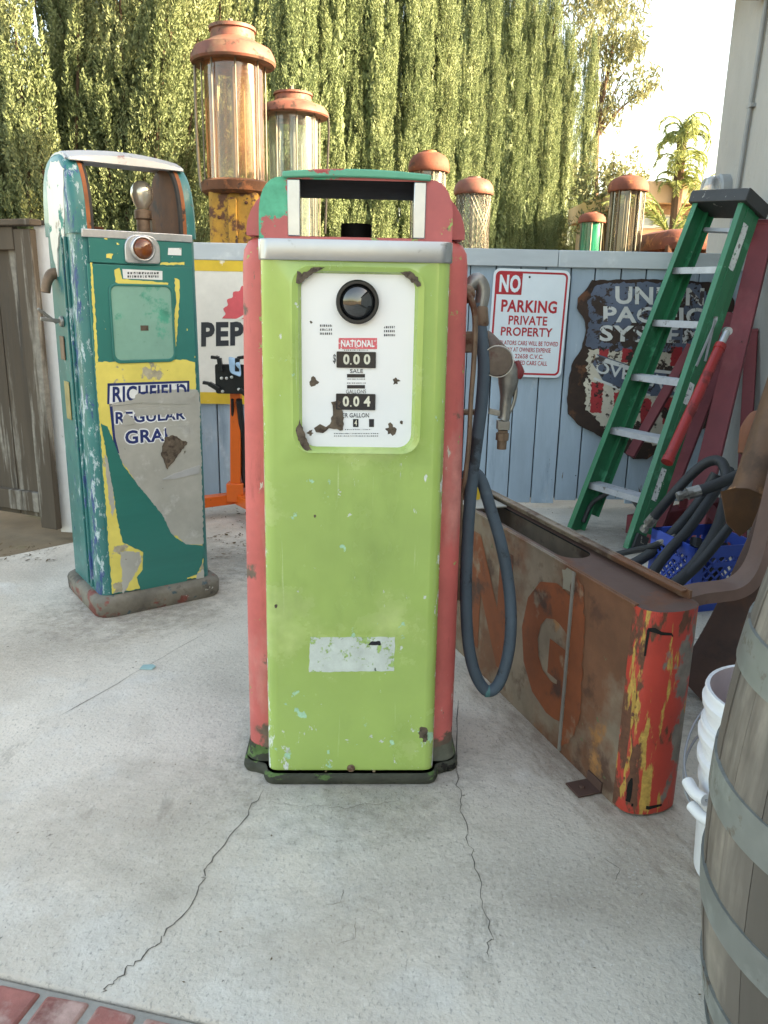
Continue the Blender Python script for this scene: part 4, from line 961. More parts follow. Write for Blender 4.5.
for y in (324.5, 328.5, 332.5): scribble(320, 332, y, 2.2)
for y in (326, 330, 334): scribble(384, 395, y, 2.2)
for x0, x1, y in ((344, 369, 349.6), (347, 366, 378.6), (347, 366, 382.6), (345, 371, 429), (334, 379, 433), (334, 378, 435.5)): scribble(x0, x1, y, .9)
for x0, x1, y0, y1 in ((347, 365, 374, 377.5), (347, 365, 385, 388.5), (336.5, 342, 419, 427), (353, 358.5, 419, 427), (369, 374, 419, 427)):
    c = dq(x0, x1, y0, y1); b.add([(p[0], dy - .0007, p[1]) for p in c], [(0, 1, 2, 3)], 1)
text(b, '4', dq(354.5, 357, 420, 425.5), dy - .0012, 2, .02); text(b, '3', dq(338.5, 341, 420, 425.5), dy - .0012, 2, .02)
b.build('printing', [m_ink, m_dark, m_digit], dial)
b = MB(); c = dq(338.5, 377, 338, 349); b.frame(c, dq(340, 375.5, 339.3, 347.8), dy - .0008, dy - .0002, 'y', 0)
b.add([(p[0], dy - .0006, p[1]) for p in dq(339.5, 376, 339, 348)], [(0, 1, 2, 3)], 0); text(b, 'NATIONAL', dq(341, 374.5, 340, 347), dy - .0012, 1, .03); b.build('red_emblem', [m_pink, m_porc], dial)
def counter(x0, x1, y0, y1, digs):
    c0 = dl(x0, y1); c1 = dl(x1, y0); m = MB()
    m.frame(rrect(c0[0], c1[0], c0[1], c1[1], .002, 3), rrect(c0[0] + .003, c1[0] - .003, c0[1] + .003, c1[1] - .003, .001, 3), dy - .003, dy - .0002, 'y', 0)
    m.box(((c0[0] + c1[0]) / 2, dy - .0006, (c0[1] + c1[1]) / 2), (c1[0] - c0[0] - .005, .001, c1[1] - c0[1] - .005), 0)
    for s_, (a, e) in digs:
        q = dq(a - .3, e + .3, y0 + 2.0, y1 - 3); q = list(q); text(m, s_, q, dy - .0018, 1, .035)
    p0 = dl(350, y1 - 3.2); m.box((p0[0] + .0018, dy - .0018, p0[1] + .001), (.003, .0005, .003), 1)
    return m.build('price_counter', [m_dark, m_digit], dial)
counter(336.5, 376, 352, 367.5, (('0', (343.5, 349.2)), ('0', (353.5, 359.5)), ('0', (364, 370))))
counter(336, 375.5, 394, 409.5, (('0', (343, 348.8)), ('0', (353.5, 359)), ('4', (364, 370))))
c = dl(357.5, 302); b = MB(); b.lathe([(.043, 0), (.046, .004), (.046, .013), (.043, .017), (.038, .017), (.0365, .011), (.0365, .006)], 48, (c[0], dy, c[1]), 'y'); ln = b.build('sight_gauge', m_black, dial)
b = MB(); b.lathe([(.037, .006), (.0355, .010), (.029, .014), (.018, .017), (.001, .0185)], 48, (c[0], dy, c[1]), 'y'); b.build('gauge_glass', m_lens, ln, ang=80)
# faded sticker and screws
m_stk = mat('faded_sticker', S(196, 206, 200), .7, var=.08, vs_=30, layers=[dict(c=S(150, 180, 110), s=34, t=.53, w=.03, rg=.75), dict(c=S(70, 90, 80), s=60, t=.68, w=.02, off=4)])
b = MB(); flat(b, jag([gl_(309, 672), gl_(394, 671), gl_(395, 637), gl_(310, 637)], .0012, 6, .01), yf, 0, .0005)
flat(b, jag([gl_(368, 645), gl_(372, 641), gl_(380, 641), gl_(381, 645)], .001, 2, .004), yf - .0006, 1, .0005); b.build('sticker', [m_stk, m_dark], gp)
for x, y, r_ in ((351, 768, .010), (326, 772, .005), (374, 772, .006)):
    c = gl_(x, y); b = MB(); b.lathe([(r_, 0), (r_, .004), (r_ * .7, .008), (.001, .009)], 14, (c[0], yf + .001, c[1]), 'y'); b.build('bolt', m_iron, gp)

# hose, its fittings, guard rod and nozzle on the right side
def gw(x, y, Y):   # photo point at world depth Y in the pump's own frame
    p = P(x, y, Y) - Vector((*GO, 0)); a = rad(-GR); return Vector((p.x * math.cos(a) - p.y * math.sin(a), p.x * math.sin(a) + p.y * math.cos(a), p.z))
m_hose = mat('rubber_hose', S(66, 82, 94), .7, var=.12, vs_=9, bump=.25, bscale=60, layers=[dict(c=S(44, 50, 56), s=12, t=.58, w=.06), dict(c=S(90, 104, 112), s=7, t=.6, w=.1, h=0, a=.5)])
hp = [(476, 303, 1.98), (479, 318, 1.98), (482, 340, 1.975), (484, 365, 1.97), (482, 400, 1.97), (477, 440, 1.97), (472, 480, 1.965), (468, 530, 1.955), (466, 590, 1.95), (468, 640, 1.945), (475, 673, 1.94), (487, 691, 1.94), (499, 683, 1.945), (508, 655, 1.955), (511, 620, 1.965), (508, 580, 1.98), (500, 540, 1.99), (490, 507, 2.005), (482, 482, 2.02), (474, 473, 2.03), (462, 478, 2.03)]
b = MB(); b.tube([gw(*p) for p in hp], .0155, 16, smooth=6)
hose = b.build('hose', m_hose, gp, ang=60)
b = MB(); c = gw(487, 691, 1.94); b.lathe([(.0162, -.006), (.0168, 0), (.0162, .006)], 14, c + Vector((0, 0, 0)), 'x', cap0=False, cap1=False); b.build('hose_tape', mat('teal_tape', S(60, 110, 112), .6), hose)
b = MB(); b.tube([gw(464, 300, 1.98), gw(470, 286, 1.98), gw(477, 280, 1.985), gw(483, 290, 1.985), gw(480, 310, 1.98)], [.013, .016, .018, .0175, .016], 14, smooth=4); b.build('hose_swivel', m_cast, gp)
b = MB(); b.tube([gw(480, 306, 1.98), gw(480, 309, 1.98), gw(481, 324, 1.98), gw(481, 326, 1.98)], [.0165, .019, .019, .0165], 14); b.build('hose_ferrule', m_iron, gp)
b = MB(); b.tube([gw(458, 486, 2.03), gw(468, 486, 2.03)], [.02, .02], 10); b.lathe([(.022, 0), (.022, .012), (.001, .013)], 6, gw(464, 488, 2.02), 'y'); b.build('hose_outlet', m_iron, gp)
b = MB(); b.tube([gw(465, 292, 1.90), gw(471, 300, 1.89), gw(475, 318, 1.89), gw(474, 360, 1.89), gw(471, 400, 1.89), gw(469, 440, 1.89), gw(465, 478, 1.90), gw(461, 495, 1.93), gw(460, 530, 1.95), gw(459, 600, 1.96)], [.009, .008, .007, .0065, .006, .006, .006, .006, .006, .005], 8, smooth=5)
b.lathe([(.022, 0), (.02, .012), (.012, .02), (.001, .021)], 16, gw(466, 294, 1.91), 'y'); b.build('guard_rod', m_iron, gp)
b = MB(); b.beam(gw(456, 342, 1.99), gw(488, 342, 1.99), .03, .05); b.beam(gw(462, 412, 2.0), gw(478, 412, 2.0), .03, .012); b.build('nozzle_bracket', m_iron, gp, bevel=.004)
nz = thing('fuel_nozzle', 'worn metal fuel nozzle hanging on the right side of the green pump', 'fuel nozzle', (*GO, 0), GR)
m_spout = mat('brown_spout', S(96, 84, 76), .5, .3, var=.2, vs_=12, layers=[dict(c=S(86, 52, 46), s=14, t=.55, w=.08, h=0)])
nY = 2.0
b = MB()
b.tube([gw(501, 362, nY), gw(508, 372, nY), gw(508, 384, nY), gw(506, 398, nY), gw(504.5, 415, nY), gw(503, 420, nY)], [.023, .028, .024, .0145, .0140, .0155], 16, smooth=4)
c = gw(497, 361, nY - .026)
b.box(gw(503, 425, nY), (.030, .026, .022)); b.beam(gw(489, 411, nY), gw(503, 414, nY), .012, .014)
b.build('nozzle_body', m_cast, nz, bevel=.003)
b = MB(); b.lathe([(.026, -.02), (.037, -.012), (.0375, 0), (.034, .010), (.001, .013)], 28, c, 'y'); b.build('body_cap', m_spout, nz)
b = MB(); b.frame([(c.x + .0385 * math.cos(i * .2618), c.z + .0385 * math.sin(i * .2618)) for i in range(24)], [(c.x + .0368 * math.cos(i * .2618), c.z + .0368 * math.sin(i * .2618)) for i in range(24)], c.y - .013, c.y - .009); b.build('cap_ring', m_chrome, nz)
b = MB(); b.tube([gw(483, 336, nY + .02), gw(489, 344, nY + .01), gw(497, 356, nY)], [.020, .025, .032], 14, smooth=3); b.build('spout', m_spout, nz)
b = MB(); b.tube([gw(503, 430, nY), gw(502.5, 434, nY)], .013, 6); b.tube([gw(502.5, 433, nY), gw(502, 440, nY)], .0165, 8); b.tube([gw(502, 440, nY), gw(501.5, 449, nY)], [.0125, .012], 12); b.build('hose_coupling', m_iron, nz)
b = MB(); b.tube([gw(516, 362, nY), gw(520, 372, nY - .01), gw(518, 378, nY - .01)], [.009, .011, .007], 8, smooth=3); b.build('trigger', mat('trigger_red', S(110, 36, 40), .5), nz)

b = MB(); b.tube([gw(515, 378, nY), gw(516, 392, nY), gw(512, 408, nY), gw(505, 418, nY)], [.004, .0045, .0045, .004], 8, smooth=4); b.build('trigger_guard', m_cast, nz)

# ================================================================== TEAL PUMP
TO, TR_ = (-.97, 3.063), 36
def tl2(x, y, Y=-.18): return FL(x, y, TO, TR_, Y)
m_teal = mat('teal_paint', S(27, 108, 107), .42, var=.07, vs_=3, coat=.15, bump=.06, bscale=10, layers=[
    dict(c=S(48, 134, 128), s=5, t=.56, w=.12, h=0, a=.6, r=.45),
    dict(c=S(178, 196, 200), s=34, d=10, t=.603, w=.05, off=4, st=(1, 1, .4), rg=.72, a=.85, g=[('x', -.12, -.22, .065), ('y', -.10, .04, -.06)]),
    dict(c=S(40, 62, 122), s=24, d=10, t=.618, w=.05, off=12, rg=.72, a=.85, g=[('x', -.14, -.22, .085), ('y', -.10, .04, -.07)], st=(1, 1, .3)),
    dict(c=S(110, 88, 70), s=20, t=.70, w=.02, off=7)])
m_tealf = mat('teal_front', S(29, 112, 105), .4, var=.06, vs_=3, coat=.15, layers=[dict(c=S(220, 208, 110), s=16, t=.665, w=.012, g=[('x', .1, .19, .05)]), dict(c=S(200, 210, 200), s=28, t=.70, w=.012, off=5)])
m_yell = mat('yellow_paint', S(214, 200, 104), .5, var=.07, vs_=6, layers=[dict(c=S(160, 154, 134), s=11, t=.60, w=.03), dict(c=S(120, 104, 80), s=26, t=.67, w=.02, off=3)])
m_gry = mat('bare_metal_grey', S(172, 172, 166), .38, .2, var=.10, vs_=5, bump=.1, bscale=14, layers=[dict(c=S(196, 198, 196), s=9, d=10, t=.57, w=.06, r=.3, m=.4, h=0, a=.6), dict(c=S(110, 104, 92), s=24, t=.68, w=.03, off=7)])
m_tban = mat('teal_patch', S(22, 108, 100), .38, var=.05, vs_=7, st=(.3, 1, 2), coat=.15)
m_cardw = mat('card_white', S(220, 224, 226), .35, layers=[dict(c=S(150, 150, 144), s=22, t=.63, w=.03, h=0)]); m_cardb = mat('card_blue', S(28, 46, 100), .35, layers=[dict(c=S(200, 204, 206), s=40, t=.66, w=.03, h=0)])
m_tbase = mat('teal_base', S(112, 106, 96), .75, var=.2, vs_=9, bump=.5, layers=[dict(c=S(76, 72, 66), s=8, t=.54, w=.06), dict(c=S(120, 66, 58), s=9, t=.58, w=.04, off=5, g=[('z', .06, .0, .06)]), dict(c=S(64, 84, 90), s=12, t=.62, w=.03, off=9), dict(c=S(196, 196, 188), s=15, t=.66, w=.03, off=15)])
m_orange = mat('orange_rust', S(150, 84, 44), .7, var=.2, vs_=10, layers=[dict(c=RUSTD, s=12, t=.6, w=.05)])
m_inner = mat('inner_rust', S(104, 64, 38), .8, var=.25, vs_=6, layers=[dict(c=S(52, 40, 32), s=6, t=.52, w=.1)])
m_steelw = mat('white_steel', S(176, 178, 180), .45, .3, var=.08, vs_=5, layers=[dict(c=S(150, 110, 104), s=10, t=.62, w=.04), dict(c=S(110, 104, 98), s=14, t=.66, w=.03, off=4)])
tp = thing('teal_gas_pump', 'teal gas pump with peeling yellow and grey front standing by the wooden gate', 'gas pump', (*TO, 0), TR_)
b = MB(); rg = []
for z, e in ((0, -.004), (.012, .002), (.055, .004), (.066, 0), (.074, -.010), (.078, -.022)):
    rg.append([(x, y, z) for x, y in rrect(-.240 - e, .256 + e, -.205 - e, .232 + e, .06, 8)])
b.rings(rg, 0, True, True); b.build('base', m_tbase, tp, ang=50)
BX0, BX1, BY0, BY1 = -.214, .220, -.173, .200
b = MB(); rg = []
for z, e in ((.074, 0), (.5, -.001), (1.0, -.002), (1.362, -.003)): rg.append([(x, y, z) for x, y in rrect(BX0 - e, BX1 + e, BY0 - e, BY1 + e, .036, 7)])
b.rings(rg, 0, True, True)
for xx in (-.2165,): b.tube([(xx, -.075, .09), (xx, -.075, 1.35)], .006, 8); b.tube([(xx, -.03, .09), (xx, -.03, 1.35)], .005, 8)
body = b.build('body', m_teal, tp, ang=45)
# arched head: side walls, roof, rear frame
def archp(z0, grow=0.0, n=18):
    o = []
    for i in range(n + 1):
        a = math.pi - math.pi * i / n
        y = .5 * (BY0 + BY1) + (abs(BY1 - BY0) / 2 + grow) * (abs(math.cos(a)) ** .80) * (1 if math.cos(a) > 0 else -1)
        z = z0 + (1.622 - z0 + grow) * (math.sin(a) ** .74 if math.sin(a) > 0 else 0)
        o.append((y, z))
    return o
for sg, xo, xi in ((-1, BX0, BX0 + .046), (1, BX1, BX1 - .040)):
    b = MB(); A0 = archp(1.360, -.014); A1 = archp(1.360, -.004); A2 = archp(1.360, 0.0)
    rg = [[(xo, y, z) for y, z in A0], [(xo - sg * .008, y, z) for y, z in A1], [(xo - sg * .02, y, z) for y, z in A2], [(xi, y, z) for y, z in A2]]
    k = len(A0); b.rings(rg, 0, closed=False)
    b.add(rg[0], [tuple(range(k))], 0); b.add(rg[3], [tuple(range(k))], 1)
    b.build('head_side', [m_teal, m_inner], tp, ang=50)
    b = MB(); pr = archp(1.362, .001)
    rg = []
    for y, z in pr: rg.append((y, z))
    pr2 = archp(1.362, -.016)
    x0, x1 = xi, xi - sg * .013
    kk = [i for i in range(len(pr)) if i <= 9]
    b.rings([[(x0, pr[i][0], pr[i][1]), (x1, pr[i][0], pr[i][1]), (x1, pr2[i][0], pr2[i][1]), (x0, pr2[i][0], pr2[i][1])] for i in kk], 0, True, True)
    b.build('window_rib', m_orange, tp)
    b = MB(); x2 = x1 - sg * .010
    b.rings([[(x1, pr[i][0], pr[i][1] - .001), (x2, pr[i][0] + .002, pr[i][1] - .002), (x2, pr2[i][0], pr2[i][1]), (x1, pr2[i][0], pr2[i][1])] for i in kk], 0, True, True)
    b.build('window_seal', m_back, tp)
A2 = archp(1.36, .004); A3 = archp(1.36, -.006); idx = [i for i in range(len(A2)) if -.105 < A2[i][0] < .10 and A2[i][1] > 1.5]
b = MB(); b.rings([[(x, A2[i][0], A2[i][1]) for i in idx] + [(x, A3[i][0], A3[i][1]) for i in idx[::-1]] for x in (BX0 + .012, -.1, 0, .1, BX1 - .01)], 0, True, True); b.build('roof', m_steelw, tp, ang=50)
b = MB(); b.rings([[(x, -.122, 1.590), (x, -.115, 1.589), (x, .0, 1.622), (x, .0, 1.630 + a_), (x, -.06, 1.622 + a_), (x, -.118, 1.600 + a_)] for x, a_ in [(BX0 + .02 + (BX1 - BX0 - .04) * i / 12, .018 * (1 - ((i - 6) / 6) ** 2)) for i in range(13)]], 0, True, True); b.build('roof_lip', m_steelw, tp, bevel=.002)
b = MB(); b.box((.0, -.03, 1.366), (.40, .27, .006)); b.build('head_floor', m_inner, tp)
b = MB(); b.box((.003, BY0 - .004, 1.360), (.386, .012, .026)); b.build('sill_trim', m_alu, tp, bevel=.002)
b = MB(); b.box((-.06, .10, 1.385), (.05, .05, .03)); b.box((.10, .06, 1.38), (.04, .06, .02)); b.build('wiring_box', m_inner, tp, bevel=.004)
lx, lz = FL(143, 215, TO, TR_, -.03); lz0 = 1.369
b = MB(); b.lathe([(.032, 0), (.032, .012), (.024, .018), (.024, .055), (.030, .060), (.030, .085), (.026, .09)], 24, (lx, -.03, lz0)); b.box((lx + .035, -.03, lz0 + .03), (.012, .02, .06)); sock = b.build('lamp_socket', m_iron, tp)
b = MB(); k = lz0 + .088; b.lathe([(.018, 0), (.024, .012), (.034, .03), (.040, .052), (.038, .072), (.028, .090), (.014, .099), (.001, .101)], 28, (lx, -.03, k))
b.build('light_bulb', mat('frosted_bulb', S(205, 200, 186), .22, .65, var=.06, vs_=12), sock, ang=80)

# front door of the pump with its torn paint
py_ = BY0 - .004
def tv(x, y): return tl2(x, y, py_)
def tz(x, y): return tv(80 + x / 3.793, 350 + y / 3.793)
b = MB()
TL, TRr, BRr, BLl = tv(88, 234), tv(191, 243), tv(205, 573), tv(110, 597)
hdr_b = (tv(89.5, 262), tv(192.5, 268))
flat(b, [hdr_b[0], hdr_b[1], TRr, TL], py_, 0, .003)
xL, xR, zB, zT = -.180, .190, .082, 1.262
b.box(((xL + xR) / 2, py_ + .001, (zB + zT) / 2), (xR - xL, .008, zT - zB), 0)
door = b.build('front_door', m_tealf, tp, bevel=.0015)
Y0 = py_ - .003
def lay(mm, name, polys, lvl, amp=.002, parent=door):
    m = MB()
    for i, pl in enumerate(polys): flat(m, jag(pl, amp, 17 * lvl + i, .008), Y0, 0, .0006 * lvl)
    return m.build(name, mm, parent)
zy = tv(97, 362)[1]
lay(m_yell, 'yellow_layer', [[(xL + .003, zB + .003), (xR - .003, zB + .003), (xR - .003, zy - .012), (xR - .05, zy), (xL + .003, zy)],
    [tv(90, 262.5), tv(92, 262.5), tv(98, 362), tv(95, 362)], [tv(114, 270), tv(119, 268), tv(122, 279), tv(150, 281), tv(168, 283), tv(166, 288), tv(120, 284), tv(115, 282)], [tv(174, 278), tv(179, 280), tv(179, 300), tv(176, 345), tv(174, 362), tv(173, 330), tv(176, 300)],
    [tv(103, 236), tv(107, 236), tv(107, 240), tv(104, 239)], [tv(106, 254), tv(113, 254), tv(111, 259), tv(106, 258)], [tv(160, 263), tv(184, 262), tv(184, 265), tv(160, 265)]], 1)
lay(m_gry, 'bare_metal_layer', [[tz(112, 205), tz(205, 188), tz(218, 160), tz(340, 148), tz(440, 150), tz(452, 170), tz(455, 300), tz(462, 540), tz(466, 735), tz(395, 738), tz(370, 705), tz(345, 700), tz(300, 610), tz(215, 510), tz(150, 410), tz(122, 300)],
    [tz(92, 395), tz(112, 430), tz(132, 600), tz(120, 640), tz(106, 540)], [tz(152, 765), tz(225, 765), tz(232, 800), tz(200, 860), tz(160, 930), tz(158, 850)], [tz(440, 850), tz(466, 830), tz(470, 870), tz(440, 880)]], 2, .003)
lay(m_tban, 'teal_layer', [[tz(78, 278), tz(103, 290), tz(125, 345), tz(160, 432), tz(215, 508), tz(270, 575), tz(310, 622), tz(345, 695), tz(362, 712), tz(400, 736), tz(470, 742), tz(462, 805), tz(442, 850), tz(405, 862), tz(400, 888), tz(232, 918), tz(214, 862), tz(236, 832), tz(238, 765), tz(200, 748), tz(160, 728), tz(140, 640), tz(126, 540), tz(95, 372)]], 3, .0016)
crd = MB(); flat(crd, [tz(104, 203), tz(414, 200), tz(412, 118), tz(104, 128)], Y0 - .0002, 0, .0008)
for pl in ([tz(104, 136), tz(412, 124), tz(412, 116), tz(104, 126)], [tz(102, 205), tz(110, 205), tz(112, 126), tz(103, 126)], [tz(404, 160), tz(413, 160), tz(413, 116), tz(405, 118)], [tz(110, 206), tz(121, 206), tz(132, 330), tz(148, 392), tz(130, 385), tz(122, 320)]): flat(crd, pl, Y0 - .001, 1, .0006)
text(crd, 'RICHFIELD', (tz(122, 198), tz(404, 190), tz(402, 126), tz(122, 138)), Y0 - .0022, 1, .028)
crd.build('paper_sign', [m_cardw, m_cardb], door)
for w_, q_ in (('REGULAR', (tz(133, 280), tz(398, 262), tz(396, 226), tz(132, 234))), ('GRADE', (tz(170, 357), tz(404, 338), tz(402, 290), tz(168, 305)))):
    crd = MB()
    vs0, _f = text_geo(w_, .03)
    for ox, oz in ((-1, 0), (1, 0), (0, 1), (0, -1), (.7, .7), (-.7, .7), (.7, -.7), (-.7, -.7)):
        text(crd, w_, [(a + ox * .0045, c + oz * .0045) for a, c in q_], Y0 - .0026 - .00002 * (ox + 2 * oz), 0, .03)
    text(crd, w_, q_, Y0 - .0031, 1, .03); crd.build('blue_lettering', [m_cardw, m_cardb], door)
for i_, pl_ in enumerate([[tz(158, 285), tz(206, 280), tz(205, 262), tz(176, 240), tz(160, 262)], [tz(205, 250), tz(398, 238), tz(396, 222), tz(330, 214), tz(205, 222)], [tz(332, 365), tz(412, 355), tz(410, 280), tz(322, 288), tz(330, 322)], [tz(108, 212), tz(225, 200), tz(410, 205), tz(446, 152), tz(410, 158), tz(216, 166), tz(200, 186)]]): lay(m_gry, 'torn_patch', [pl_], 6, .003)
lay(m_chip, 'brown_tear', [[tz(318, 332), tz(350, 322), tz(405, 350), tz(365, 405), tz(330, 452), tz(306, 400)]], 7, .003)
lay(m_steelw, 'tape_scrap', [[tz(312, 490), tz(350, 470), tz(452, 436), tz(450, 466), tz(360, 488)]], 7, .001)
# window plate, small labels, jewel lamp
rx0, rz0 = tv(115, 360); rx1, rz1 = tv(170, 287)
m_pale = mat('pale_window', S(118, 164, 150), .3, var=.08, vs_=6, coat=.2, layers=[dict(c=S(60, 150, 128), s=5, t=.58, w=.05, h=0, g=[('x', .03, .09, .06)])])
b = MB(); b.frame(rrect(rx0 - .008, rx1 + .008, rz0 - .012, rz1 + .008, .026, 6), rrect(rx0, rx1, rz0, rz1, .022, 6), py_ - .008, py_ - .002); wf = b.build('window_frame', m_tealf, door, bevel=.002)
b = MB(); b.prism(rrect(rx0 - .002, rx1 + .002, rz0 - .002, rz1 + .002, .022, 6), py_ - .0045, py_ - .002, 'y', 0); c = tv(144, 328); b.box((c[0], py_ - .005, c[1]), (.028, .002, .018), 1); b.build('window_pane', [m_pale, m_chip], wf)
b = MB(); q = [tv(123, 278.5), tv(162, 280), tv(162, 271), tv(122, 269)]; flat(b, q, py_ - .003, 0, .001)
rnd = random.Random(5)
for r_ in range(2):
    x = 127
    while x < 158:
        wl = rnd.uniform(1, 2.4); y = 272 + r_ * 3.4; b.add([(p[0], py_ - .0047, p[1]) for p in (tv(x, y + 2.2), tv(x + wl, y + 2.25), tv(x + wl, y), tv(x, y))], [(0, 1, 2, 3)], 1); x += wl + rnd.uniform(.6, 1.1)
b.build('name_plate', [m_cardw, m_ink], door)
b = MB(); flat(b, [tv(167.5, 255), tv(181, 255.5), tv(181, 248), tv(168, 248)], py_ - .003, 0, .0008); b.build('price_tag', m_cardw, door)
jx, jz = tv(141.5, 249); b = MB(); b.prism(rrect(jx - .062, jx + .062, jz - .048, jz + .046, (.012, .012, .045, .045), 6), py_ - .012, py_ - .002, 'y'); b.lathe([(.044, .010), (.044, .02), (.036, .024), (.034, .016)], 28, (jx, py_, jz), 'y'); jw = b.build('jewel_holder', m_alu, door, bevel=.003)
b = MB(); b.lathe([(.035, .014), (.033, .024), (.022, .034), (.001, .038)], 24, (jx, py_, jz), 'y'); b.build('amber_jewel', mat('amber', S(112, 58, 26), .18, var=.2, vs_=30, coat=.6), jw, ang=80)
# fittings on the left side
m_leak = mat('scraped_highlight_paint', S(206, 204, 200), .5, .2, var=.06, layers=[dict(c=S(40, 130, 118), s=12, t=.58, w=.04), dict(c=S(150, 130, 110), s=10, t=.62, w=.05, off=5)])
xs_ = BX0 - .001
b = MB()
pl = [(-.115, 1.56), (-.07, 1.59), (.03, 1.60), (.10, 1.54), (.12, 1.40), (.10, 1.30), (.06, 1.22), (.04, 1.31), (-.02, 1.38), (-.06, 1.33), (-.09, 1.45)]
n_ = len(jag(pl, .006, 4, .02)); jp = jag(pl, .006, 4, .02)
b.add([(xs_ - .0012, y, z) for y, z in jp] + [(xs_ + .02, y, z) for y, z in jp], [tuple(range(n_))] + [(i, (i + 1) % n_, (i + 1) % n_ + n_, i + n_) for i in range(n_)]); b.build('scraped_highlight', m_leak, tp)  # scraped patch on the head side, its white highlight put into the colour
b = MB(); b.tube([(xs_ + .01, .10, 1.232), (xs_ - .012, .10, 1.228), (xs_ - .030, .098, 1.20), (xs_ - .038, .096, 1.165)], [.020, .020, .018, .0165], 14, smooth=4); b.build('hose_outlet', m_iron, tp)
b = MB(); b.beam((xs_ + .01, .05, 1.065), (xs_ - .075, .05, 1.075), .016, .014); b.beam((xs_ - .02, .05, 1.06), (xs_ - .08, .05, 1.11), .014, .010); b.lathe([(.02, 0), (.018, .012), (.001, .014)], 14, (xs_ + .002, .05, 1.065), 'x', M=Matrix.Scale(-1, 4, (1, 0, 0))); b.build('nozzle_hook', m_cast, tp, bevel=.003)
b = MB(); b.box((xs_ - .001, .075, .97), (.004, .05, .085)); b.build('side_plate', m_iron, tp, bevel=.001)
b = MB(); b.box((xs_ - .001, .06, .78), (.003, .06, .14)); b.build('yellow_sticker', mat('tan_sticker', S(146, 134, 88), .6, var=.2, vs_=20), tp, bevel=.001)

# ================================================================== RUSTY SIGN BOX
SO, SR = (.57, 1.69), math.degrees(math.atan2(.943, -.333))
def sl(x, y, Y=0.0): return FL(x, y, SO, SR, Y)
m_box = mat('rusted_sheet', S(106, 70, 50), .75, var=.22, vs_=4, bump=.2, bscale=40, layers=[
    dict(c=S(126, 114, 99), s=3.2, t=.49, w=.12, r=.55, h=0, g=[('x', .22, .30, .10), ('z', .25, .04, .05)], a=.85), dict(c=S(70, 44, 34), s=6, t=.56, w=.08, off=3, h=0, a=.8),
    dict(c=S(150, 104, 62), s=7, t=.63, w=.06, off=14, h=0), dict(c=S(90, 96, 66), s=22, t=.66, w=.04, off=8)])
m_boxl = mat('rust_letter', S(122, 64, 36), .8, var=.14, vs_=6, layers=[dict(c=S(74, 46, 36), s=8, t=.54, w=.1, h=0), dict(c=S(132, 116, 98), s=7, d=10, t=.575, w=.08, off=6, h=0, a=.8)])
m_boxg = mat('grey_sheet', S(130, 126, 114), .6, var=.12, vs_=5, layers=[dict(c=S(110, 80, 58), s=6, t=.58, w=.08, h=0)])
m_top = mat('rust_top', S(84, 60, 52), .7, var=.15, vs_=5, bump=.15, layers=[dict(c=S(104, 62, 42), s=5, t=.57, w=.07, h=0)])
m_redend = mat('red_end_paint', S(178, 58, 46), .5, var=.1, vs_=6, bump=.1, layers=[
    dict(c=S(206, 74, 66), s=7, t=.55, w=.1, h=0, a=.7), dict(c=S(178, 142, 72), s=30, d=9, t=.60, w=.03, off=4, st=(1, 1, .16), g=[('y', -.10, .0, .07)]),
    dict(c=S(120, 112, 104), s=9, d=10, t=.585, w=.03, off=19, st=(1, 1, .6), g=[('y', -.04, -.13, .05)]), dict(c=S(96, 60, 44), s=20, d=9, t=.62, w=.04, off=9, st=(1, 1, .35), g=[('y', -.03, .002, .16)])])
sb = thing('rusty_sign_box', 'long rusted metal sign box with faded letters N G and red painted end', 'sign box', (*SO, 0), SR)
Ls, Ts, Hs = 1.22, .150, .522       # local: x along the box away from the camera, -y to its right
b = MB()
b.box((Ls / 2, -.003, Hs / 2), (Ls, .006, Hs)); fpn = b.build('front_sheet', m_box, sb)
b = MB(); b.box((Ls / 2, -Ts + .003, Hs / 2 + .008), (Ls, .006, Hs + .016)); b.build('rear_sheet', m_box, sb)
b = MB(); b.box((Ls / 2, -Ts / 2, .004), (Ls, Ts - .012, .008)); b.build('bottom_sheet', m_box, sb)
b = MB(); hx = [(.12, 0), (Ls, 0)]
outr = [(a, c) for a, c in rrect(.0, Ls, -Ts + .008, -.008, .002, 8)]; ho = rrect(.34, .98, -Ts * .5 - .048, -Ts * .5 + .048, .0475, 8)
b.frame(outr, ho, Hs - .012, Hs - .007, 'z', 0, 1); b.build('top_sheet', [m_top, m_blk], sb)
b = MB(); b.box((Ls / 2, -Ts + .012, Hs + .012), (Ls - .02, .024, .005)); b.box((Ls / 2, .0, Hs - .004), (Ls, .012, .006)); b.build('top_flange', m_box, sb, bevel=.001)
# curved red end
b = MB(); o = []
for i in range(15):
    a = -math.pi / 2 + math.pi * i / 14; o.append((-.058 * math.cos(a) ** .7 if abs(math.cos(a)) > 1e-6 else 0, -Ts / 2 + (Ts / 2 + .001) * math.sin(a)))
o2 = [(.010, .0015), (.010, -Ts - .001)]
pl = [(o2[1])] + o + [o2[0]]
b.rings([[(x, y, z) for x, y in pl] for z in (.006, .15, .3, .45, Hs - .004)], 0, closed=False)
b.add([(x, y, Hs - .004) for x, y in pl], [tuple(range(len(pl)))], 1); b.add([(x, y, .006) for x, y in pl], [tuple(range(len(pl)))], 1)
end = b.build('red_end_cap', [m_redend, m_top], sb, ang=50)
def endp(s, z, lift=.0012):   # point on the curved end: s 0..1 from the left edge
    a = math.pi / 2 - math.pi * s; x = -.058 * max(0.0, math.cos(a)) ** .7; return Vector((x - lift, -Ts / 2 + (Ts / 2 + .001) * math.sin(a), z))
b = MB()
